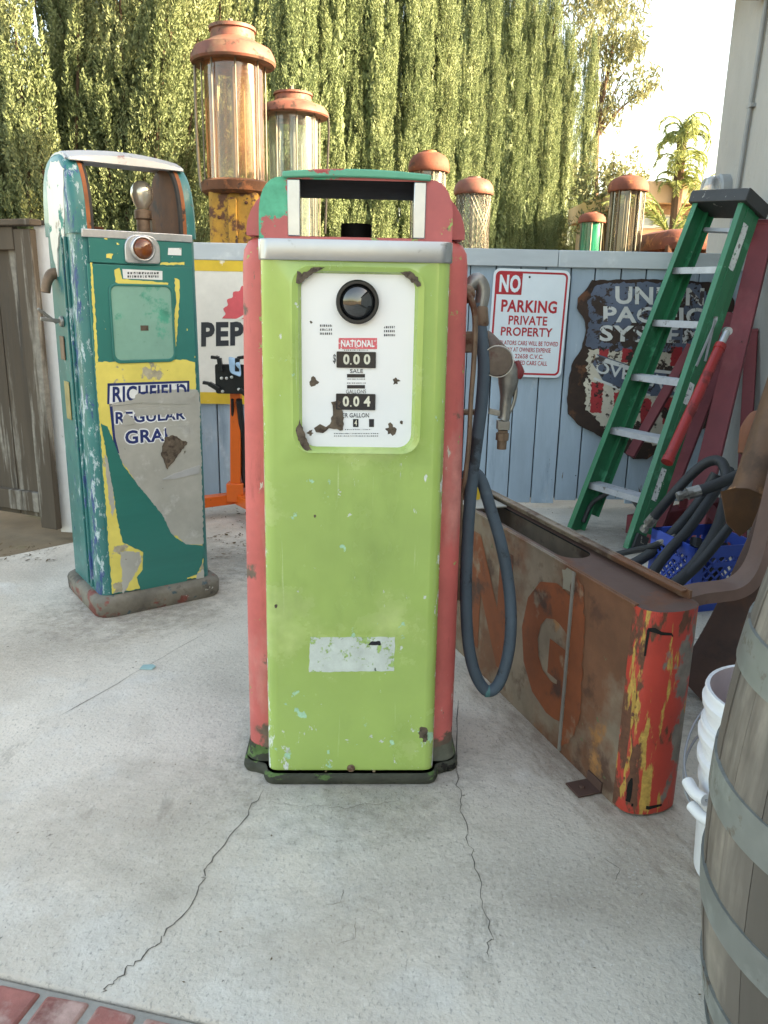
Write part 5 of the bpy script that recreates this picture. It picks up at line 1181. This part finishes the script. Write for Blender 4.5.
def strip(pts, w_, mm=b):
    L_ = []; R_ = []
    for (s, z), (ds, dz) in pts: L_.append(endp(s - ds, z - dz)); R_.append(endp(s + ds, z + dz))
    n = len(pts); mm.add(L_ + R_, [(i, i + 1, i + 1 + n, i + n) for i in range(n - 1)])
strip([((.16, .41), (.012, 0)), ((.165, .45), (.016, 0)), ((.17, .472), (.018, 0)), ((.175, .478), (.012, 0))], 0)
strip([((.16, .474), (0, .004)), ((.24, .475), (0, .006)), ((.32, .468), (0, .004)), ((.42, .466), (0, .003)), ((.44, .460), (0, .002))], 0)
strip([((.15, .035), (.03, 0)), ((.15, .055), (.04, 0)), ((.16, .085), (.03, 0)), ((.17, .1), (.01, 0))], 0); strip([((.2, .03), (0, .004)), ((.4, .024), (0, .005)), ((.55, .026), (0, .003))], 0)
b.build('rust_holes', m_blk, end)
b = MB(); pts = []
rnd = random.Random(3)
ye = [(x_ + rnd.uniform(-.008, .008), z_) for x_, z_ in [(.07, .30), (.085, .34), (.10, .33), (.11, .30), (.10, .27), (.12, .24), (.10, .22), (.11, .19), (.14, .17), (.12, .14), (.13, .11), (.10, .09), (.12, .06), (.13, .04), (.05, .03), (.03, .06), (.06, .08), (.05, .11), (.075, .14), (.07, .18), (.08, .22), (.075, .26)]]
n = len(ye); b.add([endp(s, z, .0008) for s, z in ye], [tuple(range(n))]); b.build('yellow_patch', mat('yellow_streak', S(174, 138, 66), .6, layers=[dict(c=S(170, 62, 48), s=34, d=10, t=.50, w=.04, st=(1, 1, .3)), dict(c=S(96, 62, 46), s=24, d=9, t=.6, w=.04, off=6)]), end)
# letters and seam
b = MB()
def ft(x, y): return sl(x, y, .0005)
def plx(m, poly, mi, lift=.0009, amp=.004, seed=1):
    j = jag(poly, amp, seed, .012); m.add([(x, lift, z) for x, z in j], [tuple(range(len(j)))], mi)
def tbx(s_, x0, x1, z0, z1, mi, bold, lift):
    vs, fs = text_geo(s_, bold); b.add([(x1 + (x0 - x1) * u, lift, z0 + (z1 - z0) * v) for u, v in vs], fs, mi)
tbx('G', .205, .495, .075, .455, 0, .065, .0012); tbx('N', .570, .85, .075, .455, 0, .065, .0012)
plx(b, [(.175, .15), (.21, .05), (.245, .02), (.255, .505), (.21, .49), (.19, .4)], 0, .0016, .006, 4)
plx(b, [(.264, .455), (.30, .45), (.31, .5), (.285, .515), (.262, .512)], 1, .0018, .005, 5)
b.build('faded_letters', [m_boxl, m_boxg], fpn)
b = MB(); b.box((.252, .003, .262), (.010, .005, .512)); b.build('seam_strip', mat('seam', S(132, 130, 124), .5, .3, var=.15, layers=[dict(c=RUST, s=14, t=.6, w=.04)]), fpn)
b = MB(); b.box((.085, .034, .004), (.06, .066, .005)); b.box((.085, .003, .016), (.06, .005, .03)); b.lathe([(.007, 0), (.007, .005), (.001, .006)], 8, (.085, .038, .006)); b.build('foot_bracket', m_top, sb, bevel=.001)
b = MB(); b.box((1.05, -.06, Hs + .012), (.13, .09, .05)); b.box((1.0, -.06, Hs - .002), (.28, .13, .006)); b.build('white_end_plate', mat('white_plate', S(158, 156, 148), .6, var=.12, vs_=8, layers=[dict(c=RUST, s=10, t=.6, w=.05)]), sb, bevel=.002)
b = MB(); b.box((.965, -.065, Hs + .03), (.012, .018, .06)); b.build('yellow_tab', m_signy, sb)

# ================================================================== LADDER
m_lg = mat('green_fibreglass', S(20, 106, 72), .4, var=.08, vs_=5, coat=.2, layers=[dict(c=S(64, 150, 116), s=9, t=.6, w=.06, h=0, a=.6), dict(c=S(200, 205, 200), s=34, t=.70, w=.02)])
m_lcap = mat('ladder_cap', S(50, 52, 54), .6, var=.15, vs_=9, layers=[dict(c=S(150, 150, 146), s=22, t=.64, w=.03, h=0)])
m_step = mat('step_metal', S(172, 176, 182), .5, .35, var=.1, vs_=12, layers=[dict(c=S(120, 118, 114), s=20, t=.6, w=.05, h=0)])
m_lab = mat('ladder_label', S(206, 210, 210), .5, layers=[dict(c=S(120, 124, 126), s=60, t=.56, w=.05, h=0), dict(c=S(30, 120, 84), s=14, t=.62, w=.02, off=3)])
A0, A1 = Vector((1.010, 4.080, 0)), Vector((1.640, 4.500, 1.690)); sdv = Vector((.5, -.866, 0)); B0, B1 = A0 + sdv * .42, A1 + sdv * .30
B1.z = 1.665
ld = thing('step_ladder', 'green step ladder with grey steps and black cap leaning between fence and house', 'ladder', A0)
av = (A1 - A0).normalized(); nv = sdv.cross(av).normalized()
if nv.z < 0: nv = -nv           # up and towards the climber
def rel_(p): return p - A0
def rail(p0, p1, inward, wdt=.102, fl_=.030, off=0.012):
    b = MB(); o_ = nv * off; p0 = rel_(p0) + o_; p1 = rel_(p1) + o_
    b.beam(p0, p1, .005, wdt, nv)
    for s in (-1, 1): b.beam(p0 + nv * (s * (wdt / 2 - .0025)) + inward * (fl_ / 2), p1 + nv * (s * (wdt / 2 - .0025)) + inward * (fl_ / 2), fl_, .005, nv)
    b.beam(p0 + nv * .012 - inward * .004, p1 + nv * .012 - inward * .004, .004, .004, nv)
    return b.build('side_rail', m_lg, ld, bevel=.0012)
RA = rail(A0, A1, sdv); RB = rail(B0, B1, -sdv)
for p0, p1, inn in ((A0, A1, sdv), (B0, B1, -sdv)):
    b = MB(); q0 = rel_(p0.lerp(p1, .06)) - nv * .072 + inn * .012; q1 = rel_(p0.lerp(p1, .985)) - nv * .066 + inn * .006
    b.beam(q0, q1, .004, .042, nv); b.beam(q0 + inn * .012 - nv * .019, q1 + inn * .012 - nv * .019, .024, .004, nv); b.build('rear_rail', m_lg, ld, bevel=.001)
for t_ in (.93,):
    b = MB(); b.beam(rel_(A0.lerp(A1, t_)) - nv * .075 + sdv * .012, rel_(B0.lerp(B1, t_)) - nv * .075 - sdv * .012, .02, .02, nv); b.build('rear_brace', m_step, ld)
hl = Vector((av.x, av.y, 0)).normalized()
for t_ in (.148, .315, .478, .642, .80):
    b = MB(); p0 = rel_(A0.lerp(A1, t_)); p1 = rel_(B0.lerp(B1, t_)); z = (p0.z + p1.z) / 2; p0.z = z; p1.z = z
    b.beam(p0 + sdv * .004, p1 - sdv * .004, .082, .004, (0, 0, 1)); b.beam(p0 + sdv * .004 - hl * .04 - Vector((0, 0, .014)), p1 - sdv * .004 - hl * .04 - Vector((0, 0, .014)), .004, .03, (0, 0, 1)); b.beam(p0 + sdv * .004 + hl * .04 - Vector((0, 0, .012)), p1 - sdv * .004 + hl * .04 - Vector((0, 0, .012)), .004, .025, (0, 0, 1))
    for k in range(4): b.beam(p0 + sdv * .006 + hl * (-.027 + k * .018) + Vector((0, 0, .0026)), p1 - sdv * .006 + hl * (-.027 + k * .018) + Vector((0, 0, .0026)), .004, .0025, (0, 0, 1))
    b.build('step', m_step, ld)
b = MB()
p0 = rel_(A0.lerp(A1, .145)); p1 = rel_(B0.lerp(B1, .145))
b.tube([rel_(A0.lerp(A1, .03)) + sdv * .012 - nv * .02, rel_(A0.lerp(A1, .09)) + sdv * .025 - nv * .02, p0 + sdv * .13 - Vector((0, 0, .02)) ], .012, 8, smooth=5); b.build('step_brace', m_lcap, ld); b = MB()
b.tube([rel_(B0.lerp(B1, .03)) - sdv * .012 - nv * .02, rel_(B0.lerp(B1, .09)) - sdv * .025 - nv * .02, p1 - sdv * .13 - Vector((0, 0, .02)) ], .012, 8, smooth=5); b.build('step_brace', m_lcap, ld)
for p, inn in ((A0, sdv), (B0, -sdv)):
    b = MB(); b.beam(rel_(p) - inn * .006 , rel_(p) + av * .09 - inn * .006, .016, .09, nv); b.build('rubber_foot', m_lcap, ld, bevel=.004)
mid = (rel_(A1) + rel_(B1)) / 2; b = MB()
ca, cb = rel_(A1) - sdv * .025, rel_(B1) + sdv * .03; hz = Vector((0, 0, 1))
def capring(k, o): return [ca + nv * .078 * k + o, cb + nv * .085 * k + o, cb - nv * .105 * k + o, ca - nv * .095 * k + o]
b.rings([capring(1, av * -.05), capring(1.02, av * -.01), capring(1, av * .012), capring(.94, av * .018)], 0, True, True); b.build('top_cap', m_lcap, ld, bevel=.006)
def onrail(t0, t1, k0, k1, name, mm, seed=0):   # a sticker on the outer face of the near rail
    b = MB(); o_ = rel_(B0); d = B1 - B0; e = sdv * .0042
    q = [(t0, k0), (t1, k0), (t1, k1), (t0, k1)]; q = jag(q, .004 if seed else 0, seed, .02) if seed else q
    b.add([o_ + d * a + nv * (c - .039) + e for a, c in q], [tuple(range(len(q)))]); b.build(name, mm, RB)
onrail(.80, .93, .018, .060, 'white_label', m_lab, 4); onrail(.415, .475, .022, .06, 'white_label', m_lab, 7); onrail(.145, .235, .018, .056, 'white_label', m_lab)
b = MB(); q = rel_(B0.lerp(B1, .66)) + sdv * .008
b.beam(q + nv * .0, rel_(B0.lerp(B1, .545)) + sdv * .008 - nv * .03, .006, .012, nv); b.beam(q - nv * .012, rel_(B0.lerp(B1, .52)) + sdv * .008 + nv * .02, .006, .012, nv); b.box(q, (.014, .03, .018)); b.build('spreader', m_step, ld)

# ================================================================== RED STEEL AND RAM
m_mar = mat('faded_maroon', S(116, 50, 57), .65, var=.12, vs_=4, bump=.1, layers=[dict(c=S(134, 76, 80), s=5, t=.56, w=.12, h=0, a=.6, st=(1, 1, .4)), dict(c=S(80, 40, 42), s=14, t=.66, w=.03)])
m_ram = mat('ram_red', S(150, 28, 27), .4, var=.1, coat=.2, layers=[dict(c=S(110, 30, 28), s=8, t=.58, w=.06, h=0)])
def leaner(name, label, cat, p0, p1, w_, h_, m, up, group=None):
    r_ = thing(name, label, cat, p0, 0, group); b = MB(); d = p1 - p0
    b.beam(Vector((0, 0, 0)), d, w_, h_, up); b.build('bar', m, r_, bevel=.003)
    e = d.normalized(); b = MB(); U_ = Vector(up)
    b.beam(d * .985, d, w_ * 1.06, h_ * 1.12, up); b.build('end_plate', m, r_, bevel=.002); return r_
upv = (-.5, -.8, .3)
gg = 'maroon steel beams leaning on the house wall'
leaner('steel_beam', 'widest maroon steel beam, reaching highest beside the ladder cap', 'steel beam', P(686, 560, 3.72), P(766, 222, 4.34), .10, .05, m_mar, upv, gg)
leaner('steel_beam', 'maroon steel beam just behind the bright red hydraulic cylinder', 'steel beam', P(640, 560, 3.86), P(735, 315, 4.42), .10, .04, m_mar, upv, gg)
leaner('steel_beam', 'short maroon steel beam seen through the gap between the ladder steps', 'steel beam', P(630, 456, 4.3), P(692, 346, 4.42), .05, .04, m_mar, upv, gg)
leaner('steel_beam', 'narrow upright maroon steel beam nearest the house wall', 'steel beam', P(739, 560, 3.95), P(752, 330, 4.36), .06, .04, m_mar, upv, gg)
r0, r1 = P(668, 460, 3.62), P(724, 338, 3.98)
rm = thing('hydraulic_ram', 'bright red hydraulic cylinder lying against the ladder rail', 'hydraulic cylinder', r0); d = r1 - r0
b = MB(); b.tube([Vector((0, 0, 0)), d * .93], .025, 20); b.tube([d * -.02, d * .02], .028, 20); b.tube([d * .9, d * .94], .028, 20); b.build('barrel', m_ram, rm)
b = MB(); b.tube([d * .93, d * 1.05], .018, 14); b.lathe([(.02, -.016), (.02, .016)], 16, d * 1.06, 'y'); b.build('piston_rod', m_alu, rm)
p0 = P(700, 415, 3.75)
fb = thing('steel_base', 'low maroon steel foot lying on the ground behind the black hoses', 'steel frame', G(640, 545)); b = MB()
q0 = G(632, 535) - G(640, 545); q1 = G(720, 515) - G(640, 545); b.beam(q0 + Vector((0, 0, .05)), q1 + Vector((0, 0, .05)), .09, .10); b.beam(q0 * .2 + q1 * .8 + Vector((0, 0, .05)), q1 * .8 + Vector((-.1, -.5, .05)), .08, .08); b.build('frame_rail', m_mar, fb, bevel=.004)
b = MB(); b.box(q0 * .45 + q1 * .55 + Vector((0, -.05, .13)), (.10, .012, .12)); b.build('bracket', m_mar, fb, bevel=.003)

# ================================================================== BLACK HOSES
m_rub = mat('black_rubber', S(34, 37, 40), .6, var=.15, vs_=12, bump=.2)
def hosething(label, pts, r_, fit=None):
    r_ *= .84
    w_ = [P(*p) for p in pts]; o_ = w_[0].copy(); t = thing('rubber_hose', label, 'hose', o_, 0, 'black hoses heaped beside the blue crate')
    b = MB(); b.tube([p - o_ for p in w_], r_, 12, smooth=7); b.build('tube', m_rub, t, ang=60)
    if fit:
        for i, j in fit:
            e = (w_[i] - w_[j]).normalized(); c = w_[i] - o_; b = MB(); b.tube([c - e * .035, c + e * .015], r_ * 1.1, 10); b.tube([c + e * .01, c + e * .05], r_ * .7, 8); b.tube([c + e * .035, c + e * .055], r_ * .9, 6); b.build('metal_fitting', m_cast, t)
hosething('black hose looping in a high arch above the blue crate', [(650, 522, 3.45), (668, 500, 3.4), (690, 476, 3.38), (708, 462, 3.35), (722, 463, 3.3), (727, 485, 3.2), (720, 520, 3.05), (706, 548, 2.9), (690, 570, 2.8), (672, 586, 2.75), (655, 600, 2.75)], .026, [(0, 1)])
hosething('black hose with a pale metal fitting at its upper left end', [(691, 493, 3.1), (705, 489, 3.1), (725, 481, 3.12), (750, 470, 3.15), (790, 455, 3.2)], .027, [(0, 1)])
hosething('black hose running diagonally from the fence side down behind the sign box', [(716, 474, 3.3), (700, 500, 3.3), (680, 525, 3.25), (660, 545, 3.2), (640, 560, 3.2), (615, 572, 3.2)], .026)
hosething('second diagonal black hose nearest the blue crate', [(730, 470, 3.4), (708, 502, 3.25), (688, 530, 3.1), (668, 552, 3.0), (652, 575, 2.95), (645, 600, 2.95)], .025)
hosething('thin black hose with a shiny coupling lying low beside the ladder foot', [(665, 541, 3.15), (650, 547, 3.2), (636, 550, 3.3), (610, 556, 3.4)], .016, [(0, 1)])
hosething('black hose sagging over the left corner of the blue crate', [(735, 520, 2.85), (715, 545, 2.82), (698, 565, 2.8), (680, 582, 2.76), (664, 600, 2.74)], .022)

# ================================================================== MILK CRATE
m_cb = mat('blue_plastic', S(40, 78, 170), .4, var=.08, vs_=6)
cr_ = thing('milk_crate', 'blue plastic milk crate behind the red end of the sign box', 'crate', (1.20, 2.95, 0), 16)
b = MB(); Lc, Hc = .285, .265; th = .010
def wallc(M_, solid):
    def bx(c, d): c = M_ @ Vector(c); b.box(c, d, 0, M_.to_3x3().to_4x4())
    bx((Lc / 2, 0, Hc - .022), (Lc, th, .044)); bx((Lc / 2, 0, .02), (Lc, th, .04)); bx((.02, 0, Hc / 2), (.04, th, Hc)); bx((Lc - .02, 0, Hc / 2), (.04, th, Hc))
    if solid: bx((Lc / 2, 0, Hc * .72), (.12, th, .02))
    n = 7
    for i in range(-4, n + 4):
        for sg in (-1, 1):
            x0 = Lc * i / n; p0 = Vector((x0, 0, .03)); p1 = Vector((x0 + sg * (Hc - .07), 0, Hc - .04))
            # clip to the wall
            def clip(p, q):
                out_ = []
                for a, c in ((p, q), (q, p)):
                    t = 0.0; dx = c.x - a.x
                    if a.x < .02 and abs(dx) > 1e-6: t = (.02 - a.x) / dx
                    if a.x > Lc - .02 and abs(dx) > 1e-6: t = (Lc - .02 - a.x) / dx
                    out_.append(a.lerp(c, t) if 0 <= t < 1 else None)
                return out_
            a, c = clip(p0, p1)
            if a is None or c is None or (a - c).length < .02: continue
            b.beam(M_ @ a, M_ @ c, .006, .007, M_.to_3x3() @ Vector((0, 1, 0)))
for k in range(4):
    M_ = Matrix.Rotation(k * math.pi / 2, 4, 'Z'); off = Matrix.Translation([(0, 0, 0), (Lc, 0, 0), (Lc, Lc, 0), (0, Lc, 0)][k]); wallc(off @ M_, True)
b.box((Lc / 2, Lc / 2, .008), (Lc - .01, Lc - .01, .01)); b.build('lattice', m_cb, cr_, smooth=False)
b = MB()
for i, (x, y) in enumerate(((.08, .1), (.2, .14), (.14, .22))): b.tube([(x, y, .03), (x + .03, y, .14), (x + .06, y + .03, .22)], .025, 10, smooth=4)
o = b.build('pipe_scrap', m_rub); o.location = Matrix.Rotation(rad(16), 4, 'Z') @ Vector((0, 0, 0)) + Vector((1.185, 2.93, .0)); o.rotation_euler = (0, 0, rad(16)); tag(o, 'dark rubber pipe offcuts standing inside the blue milk crate', 'pipe scrap')

# ================================================================== RUSTED FENDER, TROUGH
m_fen = mat('fender_rust', S(78, 54, 44), .7, var=.18, vs_=4, bump=.15, layers=[dict(c=S(104, 68, 50), s=5, t=.56, w=.1, h=0, a=.8), dict(c=S(48, 38, 34), s=6, t=.55, w=.1, off=5, h=0, a=.7)])
fo = P(720, 600, 2.35); fo.z = 0
fen = thing('car_fender', 'rusty brown curved car fender standing between sign box and barrel', 'fender', fo)
crv = [(672, 668, 2.30), (690, 652, 2.30), (708, 622, 2.32), (724, 590, 2.35), (738, 560, 2.38), (752, 528, 2.42), (766, 490, 2.46), (782, 445, 2.5), (800, 395, 2.52)]
cp_ = [P(*p) - fo for p in crv]
cp_, _ = spline(cp_, 1, 5)
b = MB(); rg = []
for i, p in enumerate(cp_):
    t = (cp_[min(i + 1, len(cp_) - 1)] - cp_[max(i - 1, 0)]).normalized(); inn = Vector((0, -1, 0)).cross(t).normalized()
    if inn.z > 0: inn = -inn
    row = []
    for k in range(10):
        u = k / 9; wdt = .30
        q = p + inn * (wdt * u) + Vector((0, -.10 * math.sin(u * 2.6), 0)); q.z = max(q.z, .004); row.append(q)
    for k in range(9, -1, -1):
        u = k / 9; q = p + inn * (.30 * u) + Vector((0, -.10 * math.sin(u * 2.6) + .004, 0)); q.z = max(q.z, .002); row.append(q)
    rg.append(row)
b.rings(rg, 0, True, True); b.build('fender_skin', m_fen, fen, ang=50)
lipp = [(684, 594, 2.16), (700, 590, 2.2), (716, 588, 2.22), (733, 585, 2.24), (746, 576, 2.26), (756, 558, 2.3), (764, 528, 2.33), (774, 485, 2.36), (784, 440, 2.38)]
lp = [P(*p) - fo for p in lipp]; lp, _ = spline(lp, 1, 5); b = MB(); rg = []
for i, p in enumerate(lp):
    t = (lp[min(i + 1, len(lp) - 1)] - lp[max(i - 1, 0)]).normalized(); sd_ = Vector((0, 1, 0)); nn = t.cross(sd_).normalized()
    rg.append([p + sd_ * .05 + nn * .003, p - sd_ * .045 + nn * .006, p - sd_ * .05 - nn * .025, p - sd_ * .046 - nn * .026, p - sd_ * .041 - nn * .0, p + sd_ * .05 - nn * .002])
b.rings(rg, 0, True, True); b.build('wheel_arch_lip', mat('fender_lip', S(104, 78, 68), .55, var=.15, vs_=6, layers=[dict(c=RUST, s=7, t=.56, w=.08, h=0)]), fen, ang=40)
# bent trough
go = P(745, 520, 2.75)
tr = thing('metal_trough', 'rust brown bent sheet metal trough leaning at the right edge above the fender', 'trough', go)
m_tr = mat('trough_rust', S(104, 72, 48), .5, .25, var=.2, vs_=5, layers=[dict(c=S(84, 60, 44), s=6, t=.55, w=.1, h=0), dict(c=S(168, 120, 82), s=9, t=.62, w=.06, off=4, h=0)])
b = MB(); rg = []
pa, pb = P(748, 506, 2.72) - go, P(800, 345, 2.95) - go
ax = (pb - pa).normalized(); sd_ = ax.cross(Vector((0, 1, 0))).normalized(); nn = sd_.cross(ax).normalized()
for u, rr in ((0, .088), (.1, .082), (.2, .08), (.6, .08), (1, .08)):
    p = pa.lerp(pb, u); row = []
    for k in range(13): a = rad(-20 + 220 * k / 12) + math.pi; row.append(p + sd_ * rr * math.cos(a) * (1.1 if u == 0 else .85) + nn * rr * math.sin(a) + (-ax * .03 * (1 - abs(k - 6) / 6) if u == 0 else Vector()))
    for k in range(12, -1, -1): a = rad(-20 + 220 * k / 12) + math.pi; row.append(p + sd_ * (rr - .004) * math.cos(a) * (1.1 if u == 0 else .85) + nn * (rr - .004) * math.sin(a) + (-ax * .03 * (1 - abs(k - 6) / 6) if u == 0 else Vector()))
    rg.append(row)
b.rings(rg, 0, True, True); b.build('trough_sheet', m_tr, tr, ang=40)
b = MB(); q = P(741, 505, 2.62) - go
out = [q + Vector((-.075, 0, .045)), q + Vector((-.03, .0, .058)), q + Vector((.03, .03, .05)), q + Vector((.10, .04, .02)), q + Vector((.06, .0, -.06)), q + Vector((.0, -.02, -.105)), q + Vector((-.05, -.02, -.06))]
b.patch(out, (.1, -.9, .35), .004); b.build('bent_flap', m_tr, tr)
b = MB(); b.tube([P(752, 455, 2.9) - go, P(757, 432, 2.92) - go, P(762, 418, 2.95) - go], [.05, .06, .045], 14, smooth=3); b.build('orange_collar', mat('orange_terracotta', S(122, 72, 48), .75, var=.15), tr)

# ================================================================== ENGINE STAND
m_or = mat('orange_paint', S(222, 98, 30), .4, var=.06, coat=.3, layers=[dict(c=S(120, 70, 40), s=16, t=.68, w=.03)])
m_sbk = mat('stand_black', S(24, 25, 27), .35, var=.1)
eo = G(236, 502); eo = Vector((eo.x, 4.22, 0)); ey = 4.22
es = thing('engine_stand', 'orange engine stand with black mounting head between the two nearest gas pumps', 'engine stand', eo)
def er(x, y, Y=ey): return P(x, y, Y) - eo
b = MB(); u0 = er(236, 488); u0.z = .10; b.beam(u0, er(236, 385), .055, .055, (0, 1, 0)); b.box((u0.x, 0, .14), (.09, .08, .10)); b.build('upright', m_or, es, bevel=.003)
for sg, q in ((0, Vector((-.36, -.26, .10))), (1, Vector((.32, -.34, .10)))):
    b = MB(); b.beam(Vector((u0.x, .03, .10)), q, .06, .055); b.build('base_leg', m_or, es, bevel=.003)
    b = MB(); b.lathe([(.02, -.018), (.042, -.015), (.045, 0), (.042, .015), (.02, .018)], 18, (q.x, q.y, .045), 'y'); b.box((q.x, q.y, .075), (.03, .045, .03)); b.build('caster', m_sbk, es)
b = MB(); b.beam(Vector((u0.x - .04, .03, .10)), Vector((u0.x + .3, .05, .10)), .055, .055); b.build('base_leg', m_or, es, bevel=.003)
hc = er(232, 378); b = MB(); b.prism([(a + hc.x, c + hc.z) for a, c in rrect(-.075, .085, -.075, .075, .012, 3)], hc.y - .06, hc.y - .045, 'y'); b.lathe([(.045, -.06), (.045, .05)], 20, (hc.x + .01, hc.y, hc.z), 'y'); plate = b.build('mounting_head', m_sbk, es, bevel=.002)
for x0, y0, x1, y1, xt in ((224, 370, 222, 357, 214), (240, 370, 240, 357, 247), (222, 388, 212, 382, 206), (242, 388, 250, 394, 252)):
    b = MB(); p0, p1, p2 = er(x0, y0), er(x1, y1), er(xt, y1 - 1); off_ = Vector((0, -.07, 0)); b.beam(p0 + off_, p1 + off_, .022, .03, (0, 1, 0)); b.beam(p1 + off_, p2 + off_, .016, .028, (0, 1, 0)); b.build('mounting_arm', m_sbk, plate, bevel=.002)
b = MB()
for x, y in ((224, 377), (229, 377), (234, 376), (225, 390), (241, 388)): b.lathe([(.008, .06), (.008, .066), (.001, .068)], 8, (er(x, y).x, hc.y, er(x, y).z), 'y')
b.build('bolts', m_alu, plate)
b = MB(); b.tube([er(234, 398) + Vector((0, -.05, 0)), er(233, 430), er(234, 458), er(236, 475)], .008, 8, smooth=4); b.tube([er(241, 398) + Vector((0, -.06, 0)), er(243, 440), er(244, 470), er(246, 487)], .016, 10, smooth=4); b.build('turning_handle', m_sbk, es)
rg_ = thing('blue_rag', 'pale blue rag draped over the black engine stand head', 'rag', er(237, 362) + eo); b = MB()
q = [[Vector((-.03 + .02 * j + .01 * i * .2, -.080 + .008 * ((i + j) % 2) - .008 * j * (i % 2), .035 - .028 * i - .006 * j)) for j in range(4)] for i in range(4)]
b.rings([r_ for r_ in q] , 0, closed=False); o = b.build('cloth', mat('rag_blue', S(150, 182, 208), .9, var=.1), rg_, ang=70); sm = o.modifiers.new('sub', 'SUBSURF'); sm.levels = 2; sm.render_levels = 2; so_ = o.modifiers.new('thick', 'SOLIDIFY'); so_.thickness = .004

# ================================================================== BUCKETS AND BARREL
m_bw = mat('bucket_white', S(222, 224, 228), .4, var=.03, vs_=5, layers=[dict(c=S(186, 180, 170), s=8, t=.6, w=.1, h=0, a=.6)]); m_wire = mat('wire', S(150, 152, 156), .4, .6)
m_bpink = mat('inside_dust', S(200, 184, 186), .6, var=.08)
BUC = (.800, 1.460)
def bucket(label, z0, hnd, loc):
    t = thing('white_bucket', label, 'bucket', (*loc, z0), 0, 'white buckets nested behind the barrel'); b = MB()
    ro, rt_, H_ = .118, .136, .345
    def rr(z): return ro + (rt_ - ro) * z / H_
    prof = [(ro - .006, 0), (ro, .004), (rr(.20), .20), (rr(.215) + .004, .212), (rr(.225) + .004, .222), (rr(.235), .228), (rr(.255), .255), (rr(.26) + .009, .26), (rr(.27) + .009, .272), (rr(.285), .278), (rr(.305), .305), (rr(.31) + .009, .308), (rr(.33) + .010, .322), (rr(.335) + .003, .328), (rr(H_), H_ - .004), (rr(H_) + .006, H_ - .001), (rr(H_) + .004, H_ + .004), (rr(H_) - .003, H_ + .003)]
    b.lathe(prof, 48, cap0=True, cap1=False); ins = [(rr(H_) - .003, H_ + .003), (rr(.2) - .004, .2), (ro - .004, .03), (.001, .03)]; b.lathe(ins, 48, cap0=False, cap1=False, mi=1)
    b.build('pail', [m_bw, m_bpink], t, ang=50)
    b = MB(); a0, a1, tilt = hnd; pv = []
    R_ = rr(.30) + .012
    for i in range(15):
        a = math.pi * i / 14; k_ = 1.13 * R_ * math.sin(a) ** .8; pv.append(Vector((R_ * math.cos(a) * math.cos(a0) - k_ * math.sin(a0), R_ * math.cos(a) * math.sin(a0) + k_ * math.cos(a0), .285 - tilt * math.sin(a) ** 1.3)))
    b.tube(pv, .0028, 8, smooth=2); hd = b.build('bail', m_wire, t)
    b = MB(); b.tube([pv[6], pv[7], pv[8]], .0125, 12, smooth=3); b.build('grip', m_bw, hd)
    return t
bucket('lower white plastic bucket on the concrete, tucked behind the barrel', 0, (rad(112), 0, .10), BUC)
bucket('upper white plastic bucket nested in the one behind the barrel', .075, (rad(102), 0, .14), BUC)
m_stave = mat('barrel_oak', S(96, 90, 84), .8, isl=.16, var=.14, vs_=3, st=(1, 1, .18), bump=.35, bscale=24, layers=[dict(c=S(88, 78, 70), s=5, t=.55, w=.1, st=(1, 1, .25), h=0, a=.8), dict(c=S(140, 132, 122), s=6, t=.58, w=.1, off=5, st=(1, 1, .15), h=0, a=.7), dict(c=S(66, 57, 50), s=9, d=10, t=.60, w=.08, off=12, st=(1, 1, .35)), dict(c=S(96, 70, 52), s=4, t=.62, w=.08, off=21, h=0, a=.6)])
m_hoop = mat('galvanised_hoop', S(120, 124, 121), .5, .35, var=.1, vs_=6, layers=[dict(c=S(150, 156, 153), s=5, t=.56, w=.1, m=.3, h=0, r=.5, a=.6), dict(c=S(96, 86, 76), s=14, d=10, t=.60, w=.06, r=.7, m=.1)])
ba = thing('wine_barrel', 'old grey oak barrel with wide metal hoops cut off by the right edge', 'barrel', (.80, 1.0, 0))
def br(z): return .30 - .051 * ((z - .44) / .44) ** 2
b = MB(); ns = 26
for k in range(ns):
    a0 = 2 * math.pi * k / ns + .004; a1 = 2 * math.pi * (k + 1) / ns - .004; rg = []
    for i in range(17):
        z = .88 * i / 16; R_ = br(z) * (1 + .003 * ((k * 7) % 3 - 1)); row = [(R_ * math.cos(a0 + (a1 - a0) * j / 4), R_ * math.sin(a0 + (a1 - a0) * j / 4), z) for j in range(5)] + [((R_ - .025) * math.cos(a0 + (a1 - a0) * j / 4), (R_ - .025) * math.sin(a0 + (a1 - a0) * j / 4), z) for j in (4, 0)]
        rg.append(row)
    b.rings(rg, 0, True, True)
b.build('staves', m_stave, ba, ang=30)
b = MB(); b.lathe([(.001, .845), (br(.85) - .02, .845), (br(.85) - .02, .86), (.001, .86)], 40); b.build('barrel_head', m_stave, ba)
for z, h in ((.028, .05), (.128, .052), (.305, .058), (.485, .062), (.70, .062), (.85, .05)):
    b = MB(); zz = [z - h / 2, z - h / 4, z, z + h / 4, z + h / 2]; b.lathe([(br(zz[0]) - .002, zz[0])] + [(br(q) + .0045, q) for q in zz] + [(br(zz[-1]) - .002, zz[-1])], 80, cap0=False, cap1=False)
    a = 3.7 + z * 2; b.lathe([(.008, 0), (.006, .004), (.001, .005)], 10, ((br(z) + .004) * math.cos(a), (br(z) + .004) * math.sin(a), z), 'y'); b.build('hoop', m_hoop, ba, ang=50)

# small things on the ground
c = G(148, 668); b = MB(); b.prism([(-.022, -.014), (.018, -.016), (.024, .004), (.012, .016), (-.018, .012)], 0.001, .006, 'z'); o = b.build('glass_shard', mat('pale_teal_glass', S(150, 184, 186), .2, coat=.3)); o.location = (c.x, c.y, 0); tag(o, 'small pale teal glass shard lying on the concrete', 'glass shard')
